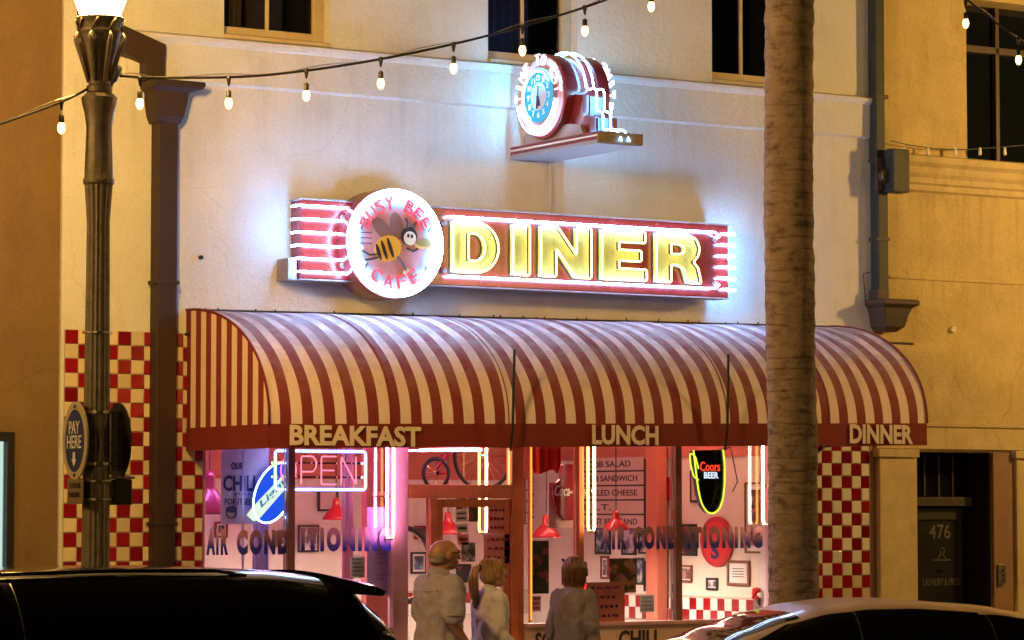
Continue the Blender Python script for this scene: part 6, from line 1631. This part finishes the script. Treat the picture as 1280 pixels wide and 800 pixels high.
person('bald man in a pale checked short sleeved shirt walking beside the entrance', at(551, 700, -1.8).x, -1.8, math.radians(2), 1.77, M['skin_tan'], M['plaid'], M['khaki'], M['hair_grey'], 'man')
person('woman with a blond ponytail and white shirt behind the bald man', at(614, 730, -1.6).x, -1.6, math.radians(-6), 1.60, M['skin'], M['shirt_white'], M['denim'], M['hair_blond'], 'pony')
person('woman with short brown bob and taupe cardigan looking at the window', at(717, 730, -1.5).x, -1.5, math.radians(28), 1.60, M['skin'], M['cardigan'], M['denim'], M['hair_brown'], 'bob')

# ================================================================== CARS
def lerp_tab(tab, x):
    for (x0, v0), (x1, v1) in zip(tab, tab[1:]):
        if x <= x1:
            u = max(0, (x - x0) / (x1 - x0)); u = u * u * (3 - 2 * u) * .35 + u * .65
            return v0 + (v1 - v0) * u
    return tab[-1][1]
def car(name, label, cat, y_near, W, x_front, L, roof, belt, body_top, paint, g0, g1, side_win, ws, rear, clear=.22, wheel_r=.33, rail=False):
    """nose toward -x; tables are (distance from nose, value)"""
    hw = W / 2; yc = y_near + hw
    t = thing(name, label, cat, (x_front + L / 2, yc, -.14))
    GZ = -.14
    n = 90; m = 20; V = []; Fc = []
    wid = [(0, .62), (.12, .80), (.5, .93), (1.0, .99), (L - 1.2, 1.0), (L - .5, .96), (L - .1, .86), (L, .75)]
    # lower body
    low = MB()
    for i in range(n + 1):
        d = L * i / n; w = hw * lerp_tab(wid, d); zt_ = lerp_tab(body_top, d); zb = GZ + clear + (.10 if d < .3 or d > L - .3 else 0)
        for j in range(m + 1):
            a = PI * j / m; ca, sa = math.cos(a), math.sin(a); e = 2 / 4.5
            low.v.append((x_front + d, yc - w * abs(ca) ** e * (1 if ca > 0 else -1), zb + (zt_ - zb) * sa ** (e * 1.05)))
    for i in range(n):
        for j in range(m): low.f.append((i * (m + 1) + j, (i + 1) * (m + 1) + j, (i + 1) * (m + 1) + j + 1, i * (m + 1) + j + 1))
    low.f.append(tuple(range(m + 1))); low.f.append(tuple(n * (m + 1) + j for j in range(m + 1))[::-1])
    body = low.build('body', paint, t, 'all')
    # greenhouse
    def G(d, a, off=0):
        zb = lerp_tab(belt, d) - .02; h = lerp_tab(roof, d) - zb; w = hw * (lerp_tab(wid, d) - .045)
        ca, sa = math.cos(a), math.sin(a); e = .42
        u = sa ** e if sa > 0 else 0; yy = abs(ca) ** e * (1 if ca > 0 else -1)
        tum = 1 - .20 * max(h, 0) * u / .42
        tum = max(tum, .72)
        return Vector((x_front + d, yc - (w + off) * yy * tum, zb + (h + off) * u))
    n2, m2 = 80, 40
    gh = MB()
    for i in range(n2 + 1):
        d = g0 + (g1 - g0) * i / n2
        for j in range(m2 + 1): gh.v.append(tuple(G(d, PI * j / m2)))
    for i in range(n2):
        for j in range(m2): gh.f.append((i * (m2 + 1) + j, (i + 1) * (m2 + 1) + j, (i + 1) * (m2 + 1) + j + 1, i * (m2 + 1) + j + 1))
    cab = gh.build('roof', paint, t, 'all')
    def patch(nm, d0, d1, a0, a1, mt, slope0=0, slope1=0, off=.004, nd=20, na=10, mirror=False):
        for sgn in ((0, 1) if mirror else (0,)):
            p = MB()
            for i in range(nd + 1):
                for j in range(na + 1):
                    v = j / na; a = a0 + (a1 - a0) * v; dd0 = d0 + slope0 * v; dd1 = d1 + slope1 * v
                    d = dd0 + (dd1 - dd0) * i / nd
                    p.v.append(tuple(G(d, a if not sgn else PI - a, off)))
            for i in range(nd):
                for j in range(na): p.f.append((i * (na + 1) + j, (i + 1) * (na + 1) + j, (i + 1) * (na + 1) + j + 1, i * (na + 1) + j + 1))
            p.build(nm, mt, cab, 'all')
    for (d0, d1, s0, s1, a1) in side_win: patch('side_window', d0, d1, .001, a1, M['carglass'], s0, s1, mirror=True)
    for A_, B_ in zip(side_win, side_win[1:]): patch('pillar_trim', A_[1] - .01, B_[0] + .01, .001, min(A_[4], B_[4]), M['blackgloss'], A_[3], B_[2], off=.002, mirror=True)
    for A_ in side_win[1:(2 if 'SUV' in label else 3)]: patch('pillar_glint', A_[0] - .006, A_[0] + .002, .05, A_[4] - .03, M['steel'], A_[2], A_[2], off=.006, nd=1)  # thin steel lines stand for light reflected along the pillars
    patch('windscreen', ws[0], ws[1], .98, PI - .98, M['carglass'], na=24)
    patch('rear_window', rear[0], rear[1], .90, PI - .90, M['carglass'], na=24)
    # wheels
    for d in (L * .19, L * .79):
        for s in (-1, 1):
            cx, cy, cz = x_front + d, yc + s * (hw - .12), GZ + wheel_r
            w_ = MB().lathe([(wheel_r * .62, -.10), (wheel_r * .95, -.105), (wheel_r, -.08), (wheel_r, .08), (wheel_r * .95, .105), (wheel_r * .62, .10)], (cx, cy, cz), 32, 'y').build('wheel', M['rubber'], t, True)
            r_ = MB().lathe([(wheel_r * .62, -.108 if s < 0 else .06), (wheel_r * .62, -.06 if s < 0 else .108)], (cx, cy, cz), 28, 'y')
            for k in range(5):
                a = 2 * PI * k / 5; r_.cap((cx, cy + s * .10, cz), (cx + wheel_r * .55 * math.cos(a), cy + s * .10, cz + wheel_r * .55 * math.sin(a)), .03, .02, 8)
            r_.build('rim', M['steel'], w_, True)
    for s in (-1, 1):
        z = lerp_tab(body_top, .3) - .12
        MB().ell((x_front + .16, yc + s * hw * .66, z), (.12, .17, .07)).build('headlight', M['headlight'], t, 'all')
        z = lerp_tab(body_top, L - .2) - .14
        MB().ell((x_front + L - .10, yc + s * hw * .76, z), (.10, .15, .09)).build('tail_lamp', M['taillight'], t, 'all')
        d = side_win[0][0] + .25; MB().ell((x_front + d, yc + s * (hw + .07), lerp_tab(belt, d) + .05), (.07, .10, .075)).tube([(x_front + d, yc + s * hw * .9, lerp_tab(belt, d)), (x_front + d, yc + s * (hw + .05), lerp_tab(belt, d) + .03)], .02).build('wing_mirror', paint, t, 'all')
    return t, G, cab
# SUV: nose out of frame to the left, tail at x = -5.1
L = 5.2; xf = -4.88 - L
suv, G, cab = car('parked_suv', 'black SUV with a rear roof spoiler parked at the kerb', 'car', -7.0, 1.95, xf, L,
    roof=[(1.05, 1.0), (1.75, 1.50), (2.05, 1.62), (2.5, 1.68), (3.2, 1.692), (3.8, 1.688), (4.3, 1.665), (4.75, 1.62), (4.98, 1.42), (5.16, 1.04)],
    belt=[(1.0, 1.0), (2.5, 1.03), (4.3, 1.10), (5.2, 1.06)],
    body_top=[(0, .62), (.25, .82), (.7, .93), (1.3, 1.02), (4.2, 1.10), (4.9, 1.10), (5.2, .92)], paint=M['black_paint'], g0=1.03, g1=5.15,
    side_win=[(1.6, 2.50, .28, .0, .84), (2.56, 3.60, 0, 0, .86), (3.62, 4.5, 0, -.05, .84), (4.52, 4.92, -.02, -.14, .74)], ws=(1.15, 1.82), rear=(4.82, 5.12), wheel_r=.37)
# roof spoiler and rails on the SUV
yc = -7.0 + .975
sp = MB()
x0 = xf + 4.66
sec = []
for i in range(25):
    v = -1 + 2 * i / 24; yy = yc + v * .66; bow = .03 * v * v
    zt0 = 1.655 - .04 * v * v; 
    sec.append([(x0, yy, zt0), (x0 + .32 - bow * 2, yy, zt0 - .055), (x0 + .42 - bow * 3, yy, zt0 - .085), (x0 + .40 - bow * 3, yy, zt0 - .115), (x0 + .1, yy, zt0 - .10)])
o_ = 0
for s_ in sec: sp.v += s_
for i in range(24):
    for j in range(5): sp.f.append((i * 5 + j, (i + 1) * 5 + j, (i + 1) * 5 + (j + 1) % 5, i * 5 + (j + 1) % 5))
sp.f.append((0, 1, 2, 3, 4)); sp.f.append((120, 124, 123, 122, 121))
sp.build('spoiler', M['black_paint'], suv, True)
for s in (-1, 1):
    rr = MB().tube([G(2.3 + k * .2, 1.02 if s < 0 else PI - 1.02, .022 if 0 < k < 9 else .0) for k in range(10)], .012, 8).build('roof_rail', M['blackgloss'], suv, 'all')
    g_ = [G(4.92 + .04 * k, .25 + .02 * k if s < 0 else PI - .25 - .02 * k, .004) for k in range(5)]
    MB().tube(g_, .008, 6).build('window_trim', M['chrome'], suv, 'all')
# champagne sedan
L = 4.8; xf = -3.82
sed, G2, cab2 = car('parked_sedan', 'champagne coloured sedan pulling in to the kerb in front of the palm tree', 'car', -7.25, 1.84, xf, L,
    roof=[(1.05, .92), (1.25, 1.04), (1.46, 1.15), (1.65, 1.23), (1.93, 1.32), (2.22, 1.39), (2.51, 1.42), (2.81, 1.422), (3.40, 1.38), (3.63, 1.34), (3.87, 1.28), (4.2, 1.15), (4.55, .97)],
    belt=[(.8, .88), (2.0, .92), (4.0, .97), (4.8, .93)],
    body_top=[(0, .52), (.25, .72), (.7, .84), (1.1, .91), (4.0, .97), (4.5, .93), (4.8, .74)], paint=M['silver_paint'], g0=1.0, g1=4.55,
    side_win=[(.98, 2.34, .92, .0, .84), (2.39, 3.29, 0, -.02, .84), (3.34, 4.12, -.02, -.30, .78)], ws=(1.15, 2.02), rear=(3.95, 4.5), wheel_r=.33)
sed.location = (-1.42, -6.33, -.14); sed.rotation_euler = (0, 0, math.radians(-18))
